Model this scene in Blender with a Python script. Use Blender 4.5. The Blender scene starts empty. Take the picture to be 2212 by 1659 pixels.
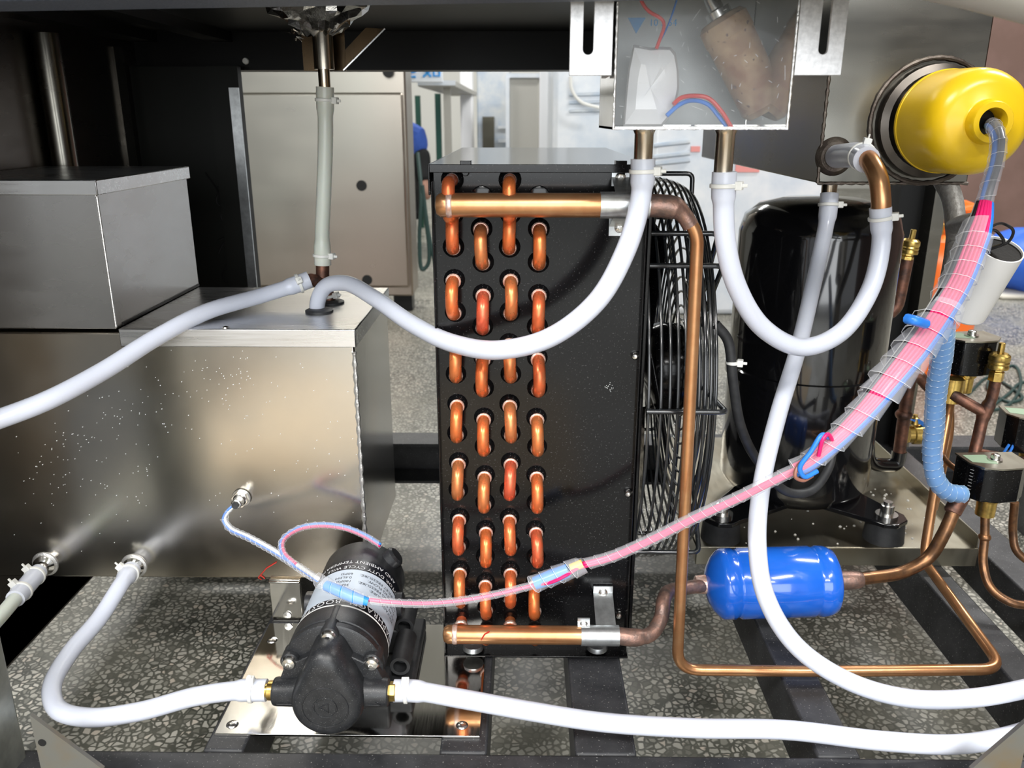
import bpy, bmesh, math, random
from mathutils import Vector, Matrix
random.seed(7)
sc = bpy.context.scene
COL = sc.collection
PI = math.pi

# ------------------------------------------------------------------ camera
FPX, CX, CY = 1800.0, 1106.0, 829.5
PITCH, YAW = math.radians(17.74), math.radians(0.79)
CAM = Vector((0, 0, 0.45))
cam_d = bpy.data.cameras.new('camera')
cam = bpy.data.objects.new('camera', cam_d)
COL.objects.link(cam)
cam.location = CAM
cam.rotation_euler = (PI / 2 - PITCH, 0, YAW)
cam_d.sensor_fit = 'HORIZONTAL'
cam_d.sensor_width = 36
cam_d.lens = FPX / 2212 * 36
cam_d.clip_start = 0.02
cam_d.dof.use_dof = True
cam_d.dof.focus_distance = 0.68
cam_d.dof.aperture_fstop = 13
sc.camera = cam

# ------------------------------------------------------------------ world, lights, exposure
wd = bpy.data.worlds.new('world')
sc.world = wd
wd.use_nodes = True
wd.node_tree.nodes['Background'].inputs[0].default_value = (0.93, 0.96, 1.0, 1)
wd.node_tree.nodes['Background'].inputs[1].default_value = 0.55
vs = sc.view_settings
vs.view_transform = 'Standard'
vs.look = 'None'
vs.exposure = 0.36
vs.gamma = 1.0
vs.use_curve_mapping = False


def area(name, loc, target, sx, sy, power, color=(1, 1, 1)):
    l = bpy.data.lights.new(name, 'AREA')
    l.shape = 'RECTANGLE'
    l.size, l.size_y = sx, sy
    l.energy = power
    l.color = color
    o = bpy.data.objects.new(name, l)
    COL.objects.link(o)
    o.location = loc
    o.rotation_euler = (Vector(target) - Vector(loc)).to_track_quat('-Z', 'Y').to_euler()
    return o


LAMPS = [(-1.15, -1.15, 2.25), (0.75, -1.35, 2.25), (-0.2, -3.2, 2.6)]
for i, p in enumerate(LAMPS):
    area('lamp_light', (p[0], p[1], p[2] - 0.03), (p[0] * 0.6, p[1] + 0.55, 0), 1.2, 0.25, 46 if i < 2 else 40, (1, 0.985, 0.96))
# added soft fill from behind the camera, lighting the machine fronts
area('front_fill', (0.3, -4.2, 1.15), (0.1, 0.6, 0.1), 3.4, 2.2, 95, (0.95, 0.98, 1.0))
for p in ((-1.6, 3.6, 2.7), (1.6, 3.6, 2.7), (0, 5.6, 2.7), (2.2, 1.6, 2.7)):
    area('lamp_light', p, (p[0], p[1], 0), 1.2, 0.25, 55, (1, 0.99, 0.97))

# ------------------------------------------------------------------ pixel -> world, helpers
_R = Vector((math.cos(YAW), math.sin(YAW), 0))
_F = Vector((-math.sin(YAW) * math.cos(PITCH), math.cos(YAW) * math.cos(PITCH), -math.sin(PITCH)))
_U = Vector((-math.sin(YAW) * math.sin(PITCH), math.cos(YAW) * math.sin(PITCH), math.cos(PITCH)))


def W(px, py, Y=None, X=None, Z=None):
    d = _F + _R * ((px - CX) / FPX) - _U * ((py - CY) / FPX)
    if Y is not None:
        t = (Y - CAM.y) / d.y
    elif X is not None:
        t = (X - CAM.x) / d.x
    else:
        t = (Z - CAM.z) / d.z
    return CAM + d * t


def WP(pts):
    return [W(p[0], p[1], p[2]) for p in pts]


def spline(pts, n=10):
    pts = [Vector(p) for p in pts]
    P = [pts[0] * 2 - pts[1]] + pts + [pts[-1] * 2 - pts[-2]]
    out = []
    for i in range(1, len(P) - 2):
        p0, p1, p2, p3 = P[i - 1:i + 3]
        t0 = 0.0
        t1 = t0 + max((p1 - p0).length, 1e-6) ** 0.5
        t2 = t1 + max((p2 - p1).length, 1e-6) ** 0.5
        t3 = t2 + max((p3 - p2).length, 1e-6) ** 0.5
        for k in range(n):
            t = t1 + (t2 - t1) * k / n
            a1 = p0 * ((t1 - t) / (t1 - t0)) + p1 * ((t - t0) / (t1 - t0))
            a2 = p1 * ((t2 - t) / (t2 - t1)) + p2 * ((t - t1) / (t2 - t1))
            a3 = p2 * ((t3 - t) / (t3 - t2)) + p3 * ((t - t2) / (t3 - t2))
            b1 = a1 * ((t2 - t) / (t2 - t0)) + a2 * ((t - t0) / (t2 - t0))
            b2 = a2 * ((t3 - t) / (t3 - t1)) + a3 * ((t - t1) / (t3 - t1))
            out.append(b1 * ((t2 - t) / (t2 - t1)) + b2 * ((t - t1) / (t2 - t1)))
    out.append(pts[-1])
    return out


def rounded(pts, rad, n=6):
    """polyline with filleted corners"""
    pts = [Vector(p) for p in pts]
    out = [pts[0]]
    for i in range(1, len(pts) - 1):
        a, b, c = pts[i - 1:i + 2]
        d1, d2 = (a - b), (c - b)
        r = min(rad, d1.length * 0.49, d2.length * 0.49)
        s, e = b + d1.normalized() * r, b + d2.normalized() * r
        for k in range(n + 1):
            t = k / n
            out.append(s * (1 - t) ** 2 + b * 2 * t * (1 - t) + e * t * t)
    out.append(pts[-1])
    return out


def frames(pts):
    T = []
    for i in range(len(pts)):
        a = pts[max(i - 1, 0)]
        b = pts[min(i + 1, len(pts) - 1)]
        T.append((b - a).normalized())
    n = T[0].orthogonal().normalized()
    if abs(T[0].z) < 0.9:
        n = (Vector((0, 0, 1)) - T[0] * T[0].z).normalized()
    N = [n]
    for i in range(1, len(pts)):
        q = T[i - 1].rotation_difference(T[i])
        n = q @ N[-1]
        n = (n - T[i] * n.dot(T[i])).normalized()
        N.append(n)
    return T, N, [T[i].cross(N[i]) for i in range(len(pts))]


class MB:
    def __init__(s):
        s.v, s.f = [], []

    def add(s, vv, ff):
        o = len(s.v)
        s.v += [Vector(v) for v in vv]
        s.f += [tuple(i + o for i in f) for f in ff]
        return s

    def box(s, lo, hi):
        x0, y0, z0 = [min(a, b) for a, b in zip(lo, hi)]
        x1, y1, z1 = [max(a, b) for a, b in zip(lo, hi)]
        return s.add([(x0, y0, z0), (x1, y0, z0), (x1, y1, z0), (x0, y1, z0), (x0, y0, z1), (x1, y0, z1), (x1, y1, z1), (x0, y1, z1)],
                     [(0, 3, 2, 1), (4, 5, 6, 7), (0, 1, 5, 4), (1, 2, 6, 5), (2, 3, 7, 6), (3, 0, 4, 7)])

    def obox(s, c, a, b, d):
        c, a, b, d = Vector(c), Vector(a), Vector(b), Vector(d)
        if a.cross(b).dot(d) < 0:
            a = -a
        vv = [c - a - b - d, c + a - b - d, c + a + b - d, c - a + b - d, c - a - b + d, c + a - b + d, c + a + b + d, c - a + b + d]
        return s.add(vv, [(0, 3, 2, 1), (4, 5, 6, 7), (0, 1, 5, 4), (1, 2, 6, 5), (2, 3, 7, 6), (3, 0, 4, 7)])

    def tube(s, pts, r, seg=12, caps=True, closed=False):
        pts = [Vector(p) for p in pts]
        n = len(pts)
        rr = r if isinstance(r, (list, tuple)) else [r] * n
        T, N, B = frames(pts)
        vv = []
        for i in range(n):
            for k in range(seg):
                a = 2 * PI * k / seg
                vv.append(pts[i] + (N[i] * math.cos(a) + B[i] * math.sin(a)) * rr[i])
        ff = []
        m = n if closed else n - 1
        for i in range(m):
            j = (i + 1) % n
            for k in range(seg):
                k2 = (k + 1) % seg
                ff.append((i * seg + k, i * seg + k2, j * seg + k2, j * seg + k))
        if caps and not closed:
            ff.append(tuple(range(seg - 1, -1, -1)))
            ff.append(tuple((n - 1) * seg + k for k in range(seg)))
        return s.add(vv, ff)

    def lathe(s, org, axis, prof, seg=24, ref=None, caps=True):
        org, ax = Vector(org), Vector(axis).normalized()
        n = (Vector(ref) - ax * Vector(ref).dot(ax)).normalized() if ref is not None else ax.orthogonal().normalized()
        b = ax.cross(n)
        vv, ff = [], []
        for t, r in prof:
            for k in range(seg):
                a = 2 * PI * k / seg
                vv.append(org + ax * t + (n * math.cos(a) + b * math.sin(a)) * max(r, 1e-5))
        for i in range(len(prof) - 1):
            for k in range(seg):
                k2 = (k + 1) % seg
                ff.append((i * seg + k, i * seg + k2, (i + 1) * seg + k2, (i + 1) * seg + k))
        if caps:
            ff.append(tuple(range(seg - 1, -1, -1)))
            ff.append(tuple((len(prof) - 1) * seg + k for k in range(seg)))
        return s.add(vv, ff)

    def ring(s, c, axis, R, r, seg=48, rs=8):
        c, ax = Vector(c), Vector(axis).normalized()
        n = ax.orthogonal().normalized()
        b = ax.cross(n)
        vv, ff = [], []
        for i in range(seg):
            a = 2 * PI * i / seg
            d = n * math.cos(a) + b * math.sin(a)
            for k in range(rs):
                q = 2 * PI * k / rs
                vv.append(c + d * (R + r * math.cos(q)) + ax * (r * math.sin(q)))
        for i in range(seg):
            j = (i + 1) % seg
            for k in range(rs):
                k2 = (k + 1) % rs
                ff.append((i * rs + k, j * rs + k, j * rs + k2, i * rs + k2))
        return s.add(vv, ff)

    def prism(s, poly, ext):
        poly, ext = [Vector(p) for p in poly], Vector(ext)
        n = len(poly)
        nor = Vector((0, 0, 0))
        for i in range(n):
            a, b = poly[i], poly[(i + 1) % n]
            nor += a.cross(b)
        if nor.dot(ext) > 0:
            poly = poly[::-1]
        vv = poly + [p + ext for p in poly]
        ff = [tuple(range(n)), tuple(range(2 * n - 1, n - 1, -1))]
        for i in range(n):
            j = (i + 1) % n
            ff.append((i, i + n, j + n, j))
        return s.add(vv, ff)

    def build(s, name, mat, parent=None, loc=None, smooth=35, bevel=0, label=None):
        if parent is not None:
            org = ORG[parent]
        else:
            org = Vector(loc) if loc is not None else Vector((0, 0, 0))
        me = bpy.data.meshes.new(name)
        me.from_pydata([tuple(v - org) for v in s.v], [], s.f)
        if smooth:
            me.shade_smooth()
            me.set_sharp_from_angle(angle=math.radians(smooth))
        me.materials.append(M[mat] if isinstance(mat, str) else mat)
        me.update()
        o = bpy.data.objects.new(name, me)
        COL.objects.link(o)
        ORG[o] = org
        if parent is not None:
            o.parent = parent
        else:
            o.location = org
        if bevel:
            b = o.modifiers.new('bevel', 'BEVEL')
            b.width = bevel
            b.segments = 2
            b.limit_method = 'ANGLE'
            b.angle_limit = math.radians(40)
        if label:
            o['label'] = label
        return o


ORG = {}


def tag(o, label, cat, group=None, kind=None):
    o['label'] = label
    o['category'] = cat
    if group:
        o['group'] = group
    if kind:
        o['kind'] = kind
    return o


def thing(name, label, cat, loc, group=None):
    o = bpy.data.objects.new(name, None)
    o.empty_display_size = 0.02
    COL.objects.link(o)
    o.location = loc
    ORG[o] = Vector(loc)
    return tag(o, label, cat, group)


def struct(o, label=None):
    o['kind'] = 'structure'
    if label:
        o['label'] = label
    return o


# ------------------------------------------------------------------ materials
M = {}


def nmat(name):
    m = bpy.data.materials.new(name)
    m.use_nodes = True
    nt = m.node_tree
    b = nt.nodes['Principled BSDF']
    M[name] = m
    return m, nt, b


def setp(b, **k):
    for a, v in k.items():
        key = {'base': 'Base Color', 'metal': 'Metallic', 'rough': 'Roughness', 'coat': 'Coat Weight', 'coatr': 'Coat Roughness', 'spec': 'Specular IOR Level',
               'sss': 'Subsurface Weight', 'trans': 'Transmission Weight', 'alpha': 'Alpha', 'aniso': 'Anisotropic', 'ior': 'IOR'}[a]
        b.inputs[key].default_value = (*v, 1) if isinstance(v, tuple) else v


def coords(nt, scale=(1, 1, 1)):
    tc = nt.nodes.new('ShaderNodeTexCoord')
    mp = nt.nodes.new('ShaderNodeMapping')
    mp.inputs['Scale'].default_value = scale
    nt.links.new(tc.outputs['Object'], mp.inputs[0])
    return mp.outputs[0]


def noise(nt, vec, scale, detail=3, rough=0.5):
    n = nt.nodes.new('ShaderNodeTexNoise')
    n.inputs['Scale'].default_value = scale
    n.inputs['Detail'].default_value = detail
    n.inputs['Roughness'].default_value = rough
    nt.links.new(vec, n.inputs['Vector'])
    return n.outputs['Fac']


def ramp(nt, fac, stops):
    r = nt.nodes.new('ShaderNodeValToRGB')
    el = r.color_ramp.elements
    while len(el) < len(stops):
        el.new(0.5)
    for e, (p, c) in zip(el, stops):
        e.position = p
        e.color = (*c, 1) if isinstance(c, tuple) else (c, c, c, 1)
    nt.links.new(fac, r.inputs[0])
    return r.outputs[0]


def bump(nt, b, h, strength, dist=0.001):
    n = nt.nodes.new('ShaderNodeBump')
    n.inputs['Strength'].default_value = strength
    n.inputs['Distance'].default_value = dist
    nt.links.new(h, n.inputs['Height'])
    nt.links.new(n.outputs[0], b.inputs['Normal'])


def mix(nt, fac, a, c):
    n = nt.nodes.new('ShaderNodeMix')
    n.data_type = 'RGBA'
    if isinstance(fac, float):
        n.inputs[0].default_value = fac
    else:
        nt.links.new(fac, n.inputs[0])
    for s, v in ((6, a), (7, c)):
        if isinstance(v, tuple):
            n.inputs[s].default_value = (*v, 1)
        else:
            nt.links.new(v, n.inputs[s])
    return n.outputs[2]


def simple(name, base, rough=0.5, metal=0.0, vary=None, vscale=60, spk=None, spkscale=900, bmp=0, bscale=300, **k):
    m, nt, b = nmat(name)
    setp(b, base=base, rough=rough, metal=metal, **k)
    if vary or spk or bmp:
        vec = coords(nt)
        col = None
        if vary:
            col = ramp(nt, noise(nt, vec, vscale, 4, 0.6), [(0.38, base), (0.66, vary)])
        if spk:
            f = ramp(nt, noise(nt, vec, spkscale, 1, 0.4), [(0.68, 0.0), (0.74, 1.0)])
            col = mix(nt, f, col if col else base, spk)
        if col:
            nt.links.new(col, b.inputs['Base Color'])
        if bmp:
            bump(nt, b, noise(nt, vec, bscale, 3, 0.6), bmp, 0.0005)
    return m


def steel(name, base, r0, r1, stretch=(1, 1, 40), scale=25, waves=0.0, wscale=9, smear_or_sheen=None, bstr=0.02):
    """brushed sheet steel: stretched noise drives roughness, a slow noise bends the sheet"""
    m, nt, b = nmat(name)
    setp(b, base=base, metal=1.0, rough=r0)
    v1 = coords(nt, stretch)
    n1 = noise(nt, v1, scale, 2, 0.5)
    v2 = coords(nt)
    n2 = noise(nt, v2, 9, 1, 0.4)
    mx = nt.nodes.new('ShaderNodeMath')
    mx.operation = 'MULTIPLY'
    nt.links.new(n1, mx.inputs[0])
    nt.links.new(n2, mx.inputs[1])
    mr = nt.nodes.new('ShaderNodeMapRange')
    mr.inputs['From Min'].default_value = 0.05
    mr.inputs['From Max'].default_value = 0.5
    mr.inputs['To Min'].default_value = r0
    mr.inputs['To Max'].default_value = r1
    nt.links.new(mx.outputs[0], mr.inputs[0])
    nt.links.new(mr.outputs[0], b.inputs['Roughness'])
    if smear_or_sheen:
        f = ramp(nt, noise(nt, v2, smear_or_sheen[1], 1, 0.4), [(0.38, 0.0), (0.78, smear_or_sheen[2])])
        nt.links.new(mix(nt, f, base, smear_or_sheen[0]), b.inputs['Base Color'])
    h = n1
    bp = nt.nodes.new('ShaderNodeBump')
    bp.inputs['Strength'].default_value = bstr
    bp.inputs['Distance'].default_value = 0.0004
    nt.links.new(h, bp.inputs['Height'])
    if waves:
        b2 = nt.nodes.new('ShaderNodeBump')
        b2.inputs['Strength'].default_value = waves
        b2.inputs['Distance'].default_value = 0.01
        nt.links.new(noise(nt, v2, wscale, 1, 0.3), b2.inputs['Height'])
        nt.links.new(b2.outputs[0], bp.inputs['Normal'])
    nt.links.new(bp.outputs[0], b.inputs['Normal'])
    return m


steel('tank_steel', (0.56, 0.55, 0.52), 0.17, 0.26, (1, 30, 1), 30, 0.10, 5, ((0.62, 0.47, 0.28), 7, 0.6), 0.006)
steel('lid_steel', (0.74, 0.74, 0.74), 0.22, 0.42, (1, 25, 25), 20, 0.03)
steel('box_steel', (0.50, 0.49, 0.48), 0.22, 0.32, (1, 1, 3), 20, 0.08, 8, None, 0.01)
steel('mirror_steel', (0.78, 0.76, 0.72), 0.04, 0.14, (30, 1, 1), 18, 0.05, 10)
simple('brushed_alu', (0.90, 0.90, 0.91), 0.36, 0.45, vary=(0.70, 0.70, 0.71), vscale=300)
steel('evap_steel', (0.19, 0.185, 0.165), 0.2, 0.32, (1, 1, 4), 20, 0.08, 7, ((0.20, 0.17, 0.13), 9, 0.6), 0.006)
steel('tray_steel', (0.36, 0.34, 0.28), 0.28, 0.42, (4, 1, 1), 40, 0.03, 9, ((0.20, 0.16, 0.10), 22, 0.7), 0.01)
steel('stained_steel', (0.075, 0.05, 0.028), 0.2, 0.4, (4, 1, 1), 30, 0, 9, ((0.04, 0.03, 0.02), 25, 0.9))
steel('pipe_steel', (0.55, 0.50, 0.42), 0.16, 0.3, (1, 1, 4), 30, 0, 9, ((0.40, 0.25, 0.12), 40, 0.7))
steel('dark_steel', (0.09, 0.08, 0.07), 0.25, 0.35, (1, 1, 4), 20, 0.04)
steel('far_steel', (0.36, 0.345, 0.30), 0.26, 0.36, (1, 1, 6), 2, 0.10, 1.6, ((0.36, 0.23, 0.18), 1.6, 0.6), 0.0)  # pinkish patches paint a reflection into the cabinet colour
steel('bright_edge', (0.85, 0.85, 0.84), 0.2, 0.35)
simple('galv', (0.72, 0.75, 0.76), 0.3, 0.9, vary=(0.55, 0.57, 0.58), vscale=140)
simple('screw_steel', (0.78, 0.77, 0.74), 0.22, 1.0)
simple('weld', (0.14, 0.12, 0.10), 0.42, 0.8, vary=(0.09, 0.07, 0.06), vscale=90, bmp=0.8, bscale=500)
simple('weld_bright', (0.75, 0.74, 0.72), 0.35, 0.9, bmp=0.9, bscale=700)
simple('black_gloss', (0.004, 0.004, 0.0045), 0.14, spk=(0.05, 0.05, 0.05), spkscale=800, spec=0.32)
simple('black_plain', (0.005, 0.005, 0.005), 0.35, spec=0.25)
simple('black_wire', (0.014, 0.016, 0.018), 0.22, coat=0.6, coatr=0.1)
simple('compressor_black', (0.006, 0.006, 0.007), 0.13, coat=0.8, coatr=0.06)
simple('rail_black', (0.022, 0.023, 0.026), 0.5, spk=(0.20, 0.20, 0.19), spkscale=620, vary=(0.045, 0.046, 0.05), vscale=40)
simple('frame_black', (0.004, 0.004, 0.004), 0.4, bmp=0.2, bscale=250, spec=0.22)
simple('hammer_grey', (0.05, 0.06, 0.085), 0.45, bmp=0.9, bscale=900, vary=(0.12, 0.14, 0.19), vscale=700)
simple('panel_black', (0.010, 0.011, 0.009), 0.5, spec=0.25)
simple('ink_hole_shade', (0.004, 0.004, 0.004), 0.7)  # pen strokes, and the painted shade of holes
simple('rubber', (0.020, 0.021, 0.023), 0.55, vary=(0.035, 0.036, 0.038), vscale=90)
simple('pump_black', (0.014, 0.015, 0.017), 0.38, vary=(0.024, 0.025, 0.028), vscale=120, spk=(0.12, 0.12, 0.12), spkscale=1500, bmp=0.15, bscale=1800)
simple('brass', (0.78, 0.55, 0.16), 0.28, 0.95, vary=(0.50, 0.33, 0.10), vscale=120)
simple('brazed', (0.20, 0.14, 0.12), 0.42, 0.7, vary=(0.38, 0.22, 0.17), vscale=110, bmp=0.6, bscale=350)
simple('old_copper', (0.34, 0.17, 0.08), 0.36, 0.85, vary=(0.16, 0.09, 0.055), vscale=90)
simple('burnt_copper', (0.26, 0.12, 0.08), 0.45, 0.75, vary=(0.09, 0.055, 0.045), vscale=80, bmp=0.5, bscale=300)
simple('braze_ring', (0.78, 0.62, 0.54), 0.35, 0.55, vary=(0.52, 0.26, 0.18), vscale=200)
simple('blue_paint', (0.012, 0.115, 0.60), 0.18, coat=0.6, coatr=0.05, vary=(0.014, 0.14, 0.66), vscale=30)
simple('yellow_plastic', (0.86, 0.56, 0.012), 0.28)
simple('nylon', (0.84, 0.84, 0.80), 0.35)
simple('white_plastic', (0.80, 0.79, 0.77), 0.4)
simple('white_sheet', (0.93, 0.94, 0.96), 0.35)
simple('potting', (0.012, 0.010, 0.008), 0.6, bmp=0.6, bscale=500, spec=0.12)
simple('label_blue', (0.62, 0.71, 0.82), 0.35)
simple('label_black', (0.008, 0.009, 0.014), 0.3)
simple('label_white', (0.86, 0.88, 0.90), 0.4)
simple('label_ink', (0.03, 0.035, 0.05), 0.5)
simple('wire_red', (0.80, 0.015, 0.16), 0.3)
simple('wire_blue', (0.03, 0.22, 0.78), 0.3)
simple('wire_black', (0.012, 0.012, 0.014), 0.3)
simple('wire_brown', (0.30, 0.13, 0.09), 0.35)
simple('wire_scarlet', (0.72, 0.03, 0.03), 0.3)
simple('shrink_blue', (0.04, 0.32, 0.86), 0.35)
simple('tape_yellow', (0.88, 0.66, 0.10), 0.4)
simple('red_marker', (0.55, 0.03, 0.02), 0.5)
simple('foil', (0.75, 0.74, 0.72), 0.2, 1.0, bmp=1.0, bscale=160)
simple('tape_beige', (0.60, 0.42, 0.34), 0.5)
simple('float_brown', (0.27, 0.13, 0.07), 0.55, vary=(0.50, 0.35, 0.21), vscale=55, spk=(0.20, 0.12, 0.09), spkscale=260)
simple('orange_paint', (0.92, 0.17, 0.02), 0.3)
simple('blue_sack', (0.02, 0.11, 0.55), 0.5)
simple('pale_sack', (0.55, 0.52, 0.45), 0.6)
simple('yellow_cloth', (0.62, 0.55, 0.10), 0.6)
simple('brown_wall', (0.16, 0.095, 0.075), 0.6, vary=(0.20, 0.12, 0.10), vscale=6)
simple('wall_paint', (0.62, 0.62, 0.58), 0.7)
simple('ceiling_paint', (0.55, 0.55, 0.53), 0.8)
simple('pillar_white', (0.90, 0.91, 0.93), 0.6)
simple('film_white', (0.74, 0.77, 0.80), 0.3, vary=(0.55, 0.62, 0.70), vscale=7, bmp=0.8, bscale=9)
simple('film_blue', (0.42, 0.50, 0.60), 0.35, vary=(0.66, 0.68, 0.68), vscale=8)
simple('film_pale', (0.62, 0.66, 0.67), 0.35, vary=(0.52, 0.56, 0.57), vscale=40)
simple('film_red', (0.72, 0.28, 0.26), 0.4)
simple('beige_panel', (0.42, 0.41, 0.37), 0.45)
simple('dark_gap', (0.10, 0.095, 0.07), 0.6)
simple('green_paint', (0.012, 0.07, 0.045), 0.5)
simple('sign_white', (0.85, 0.90, 0.95), 0.4)
simple('sign_blue', (0.05, 0.38, 0.88), 0.4)
simple('shirt_blue', (0.06, 0.15, 0.62), 0.8)
simple('trousers', (0.012, 0.013, 0.014), 0.8)
simple('skin', (0.55, 0.30, 0.22), 0.5)
simple('hair_black', (0.01, 0.009, 0.008), 0.6)
simple('cord_green', (0.02, 0.05, 0.045), 0.5)
simple('grey_duct', (0.44, 0.42, 0.38), 0.5)
simple('braid', (0.30, 0.29, 0.27), 0.45, 0.3, bmp=1.0, bscale=450, vary=(0.42, 0.41, 0.39), vscale=320)
simple('lamp_body', (0.8, 0.8, 0.8), 0.5)
simple('gusset', (0.30, 0.30, 0.28), 0.4, 0.8, vary=(0.36, 0.27, 0.16), vscale=18)
simple('post_grey', (0.46, 0.47, 0.42), 0.38, 0.7, vary=(0.26, 0.27, 0.24), vscale=25)
simple('cardboard', (0.62, 0.47, 0.30), 0.7, vary=(0.70, 0.60, 0.46), vscale=5)  # tan for the card added to be mirrored in the tank
simple('crumb', (0.62, 0.60, 0.55), 0.7)

# silicone hose: milky, lets light through
m, nt, b = nmat('silicone')
setp(b, base=(0.70, 0.735, 0.84), rough=0.22, sss=0.35)
b.inputs['Subsurface Radius'].default_value = (0.02, 0.02, 0.022)
b.inputs['Subsurface Scale'].default_value = 0.3
m, nt, b = nmat('silicone_aged')
setp(b, base=(0.78, 0.76, 0.66), rough=0.3, sss=0.2)
b.inputs['Subsurface Scale'].default_value = 0.2


def clearish(name, tint, fac, rough):
    m, nt, b = nmat(name)
    setp(b, base=tint, rough=rough)
    tr = nt.nodes.new('ShaderNodeBsdfTransparent')
    ms = nt.nodes.new('ShaderNodeMixShader')
    ms.inputs[0].default_value = fac
    nt.links.new(tr.outputs[0], ms.inputs[1])
    nt.links.new(b.outputs[0], ms.inputs[2])
    nt.links.new(ms.outputs[0], nt.nodes['Material Output'].inputs[0])


clearish('wrap', (0.86, 0.88, 0.95), 0.24, 0.18)
clearish('wrap_blue', (0.30, 0.55, 0.88), 0.6, 0.3)
clearish('acrylic', (0.80, 0.84, 0.86), 0.07, 0.05)
clearish('sleeve_clear', (0.82, 0.84, 0.90), 0.72, 0.3)

# copper, each bend tinted a little differently
m, nt, b = nmat('copper')
setp(b, base=(0.72, 0.30, 0.14), rough=0.3, metal=0.6)
vec = coords(nt)
oi = nt.nodes.new('ShaderNodeObjectInfo')
c1 = ramp(nt, oi.outputs['Random'], [(0.0, (0.88, 0.15, 0.075)), (0.5, (0.86, 0.22, 0.06)), (1.0, (0.72, 0.25, 0.09))])
c2 = mix(nt, ramp(nt, noise(nt, vec, 85, 4, 0.6), [(0.5, 0.0), (0.68, 0.75)]), c1, (0.50, 0.22, 0.10))
nt.links.new(c2, b.inputs['Base Color'])
nt.links.new(ramp(nt, noise(nt, vec, 150, 3, 0.6), [(0.3, 0.22), (0.7, 0.42)]), b.inputs['Roughness'])
simple('copper_pipe', (0.58, 0.31, 0.15), 0.3, 0.8, vary=(0.50, 0.23, 0.10), vscale=45)

# terrazzo floor
m, nt, b = nmat('terrazzo')
vec = coords(nt)
vo = nt.nodes.new('ShaderNodeTexVoronoi')
vo.inputs['Scale'].default_value = 135
wob = nt.nodes.new('ShaderNodeVectorMath')
wob.operation = 'ADD'
nz = nt.nodes.new('ShaderNodeTexNoise')
nz.inputs['Scale'].default_value = 60
nt.links.new(vec, nz.inputs['Vector'])
sc2 = nt.nodes.new('ShaderNodeVectorMath')
sc2.operation = 'SCALE'
sc2.inputs['Scale'].default_value = 0.008
nt.links.new(nz.outputs['Color'], sc2.inputs[0])
nt.links.new(vec, wob.inputs[0])
nt.links.new(sc2.outputs[0], wob.inputs[1])
nt.links.new(wob.outputs[0], vo.inputs['Vector'])
ve = nt.nodes.new('ShaderNodeTexVoronoi')
ve.feature = 'DISTANCE_TO_EDGE'
ve.inputs['Scale'].default_value = 135
nt.links.new(wob.outputs[0], ve.inputs['Vector'])
chip = ramp(nt, vo.outputs['Color'], [(0.14, (0.10, 0.10, 0.08)), (0.34, (0.38, 0.37, 0.32)), (0.7, (0.52, 0.50, 0.44)), (1.0, (0.66, 0.56, 0.46))])
edge = ramp(nt, ve.outputs['Distance'], [(0.08, 1.0), (0.20, 0.0)])
base = mix(nt, edge, chip, (0.060, 0.062, 0.050))
dirt = ramp(nt, noise(nt, vec, 5.0, 5, 0.6), [(0.40, 0.0), (0.66, 0.65)])
base = mix(nt, dirt, base, (0.27, 0.26, 0.215))
nt.links.new(base, b.inputs['Base Color'])
nt.links.new(ramp(nt, noise(nt, vec, 4.0, 3, 0.5), [(0.35, 0.22), (0.65, 0.5)]), b.inputs['Roughness'])

# ------------------------------------------------------------------ room shell
FZ = -0.15
struct(MB().box((-5, -6, FZ - 0.05), (6, 8, FZ)).build('floor', 'terrazzo', smooth=0), 'grey and beige terrazzo workshop floor')
struct(MB().box((-5, 7.6, FZ), (6, 7.7, 3.2)).build('wall_back', 'wall_paint', smooth=0))
struct(MB().box((-5, -6, FZ), (-4.9, 7.6, 3.2)).build('wall_left', 'wall_paint', smooth=0))
struct(MB().box((5.9, -6, FZ), (6, 7.6, 3.2)).build('wall_right', 'brown_wall', smooth=0))
struct(MB().box((-5, -6, 3.2), (6, 7.7, 3.3)).build('ceiling', 'ceiling_paint', smooth=0))

# ------------------------------------------------------------------ machine frame (one welded thing)
RX0, RX1 = -0.50, 0.80
fr = thing('machine_frame', 'black painted square tube base frame with rails under all the equipment', 'frame', (0, 0.81, FZ))
MB().box((RX0, 0.461, -0.05), (RX1, 0.506, 0)).build('front_rail', 'rail_black', fr, bevel=0.003)
rr = MB()
rr.box((RX0, 1.12, -0.004), (RX1, 1.165, 0)).box((RX0, 1.16, -0.056), (RX1, 1.165, -0.004)).box((RX0, 1.115, -0.060), (RX1, 1.165, -0.056))
rr.build('rear_rail', 'rail_black', fr)


def rail(xa, xb, y=1625, z0=-0.05):
    a, c = W(xa, y, Z=0).x, W(xb, y, Z=0).x
    MB().box((a, 0.506, z0), (c, 1.12, 0)).build('cross_rail', 'rail_black', fr, bevel=0.002)


for a, c in ((435, 523), (949, 1052), (1243, 1375), (1762, 1855)):
    rail(a, c)
xa, xb = W(1970, 1222, Z=0).x, W(2030, 1217, Z=0).x
MB().box((xa, 0.506, -0.05), (xb, 1.12, 0)).build('cross_rail', 'rail_black', fr, bevel=0.002)
xa = W(2120, 1190, Z=0).x
MB().box((xa, 0.506, -0.05), (xa + 0.045, 1.12, 0)).build('side_rail', 'rail_black', fr, bevel=0.002)
XLW = W(190, 1258, Z=-0.05).x
MB().box((XLW - 0.05, 0.506, -0.05), (XLW, 1.12, 0)).build('side_rail', 'rail_black', fr, bevel=0.002)
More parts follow.
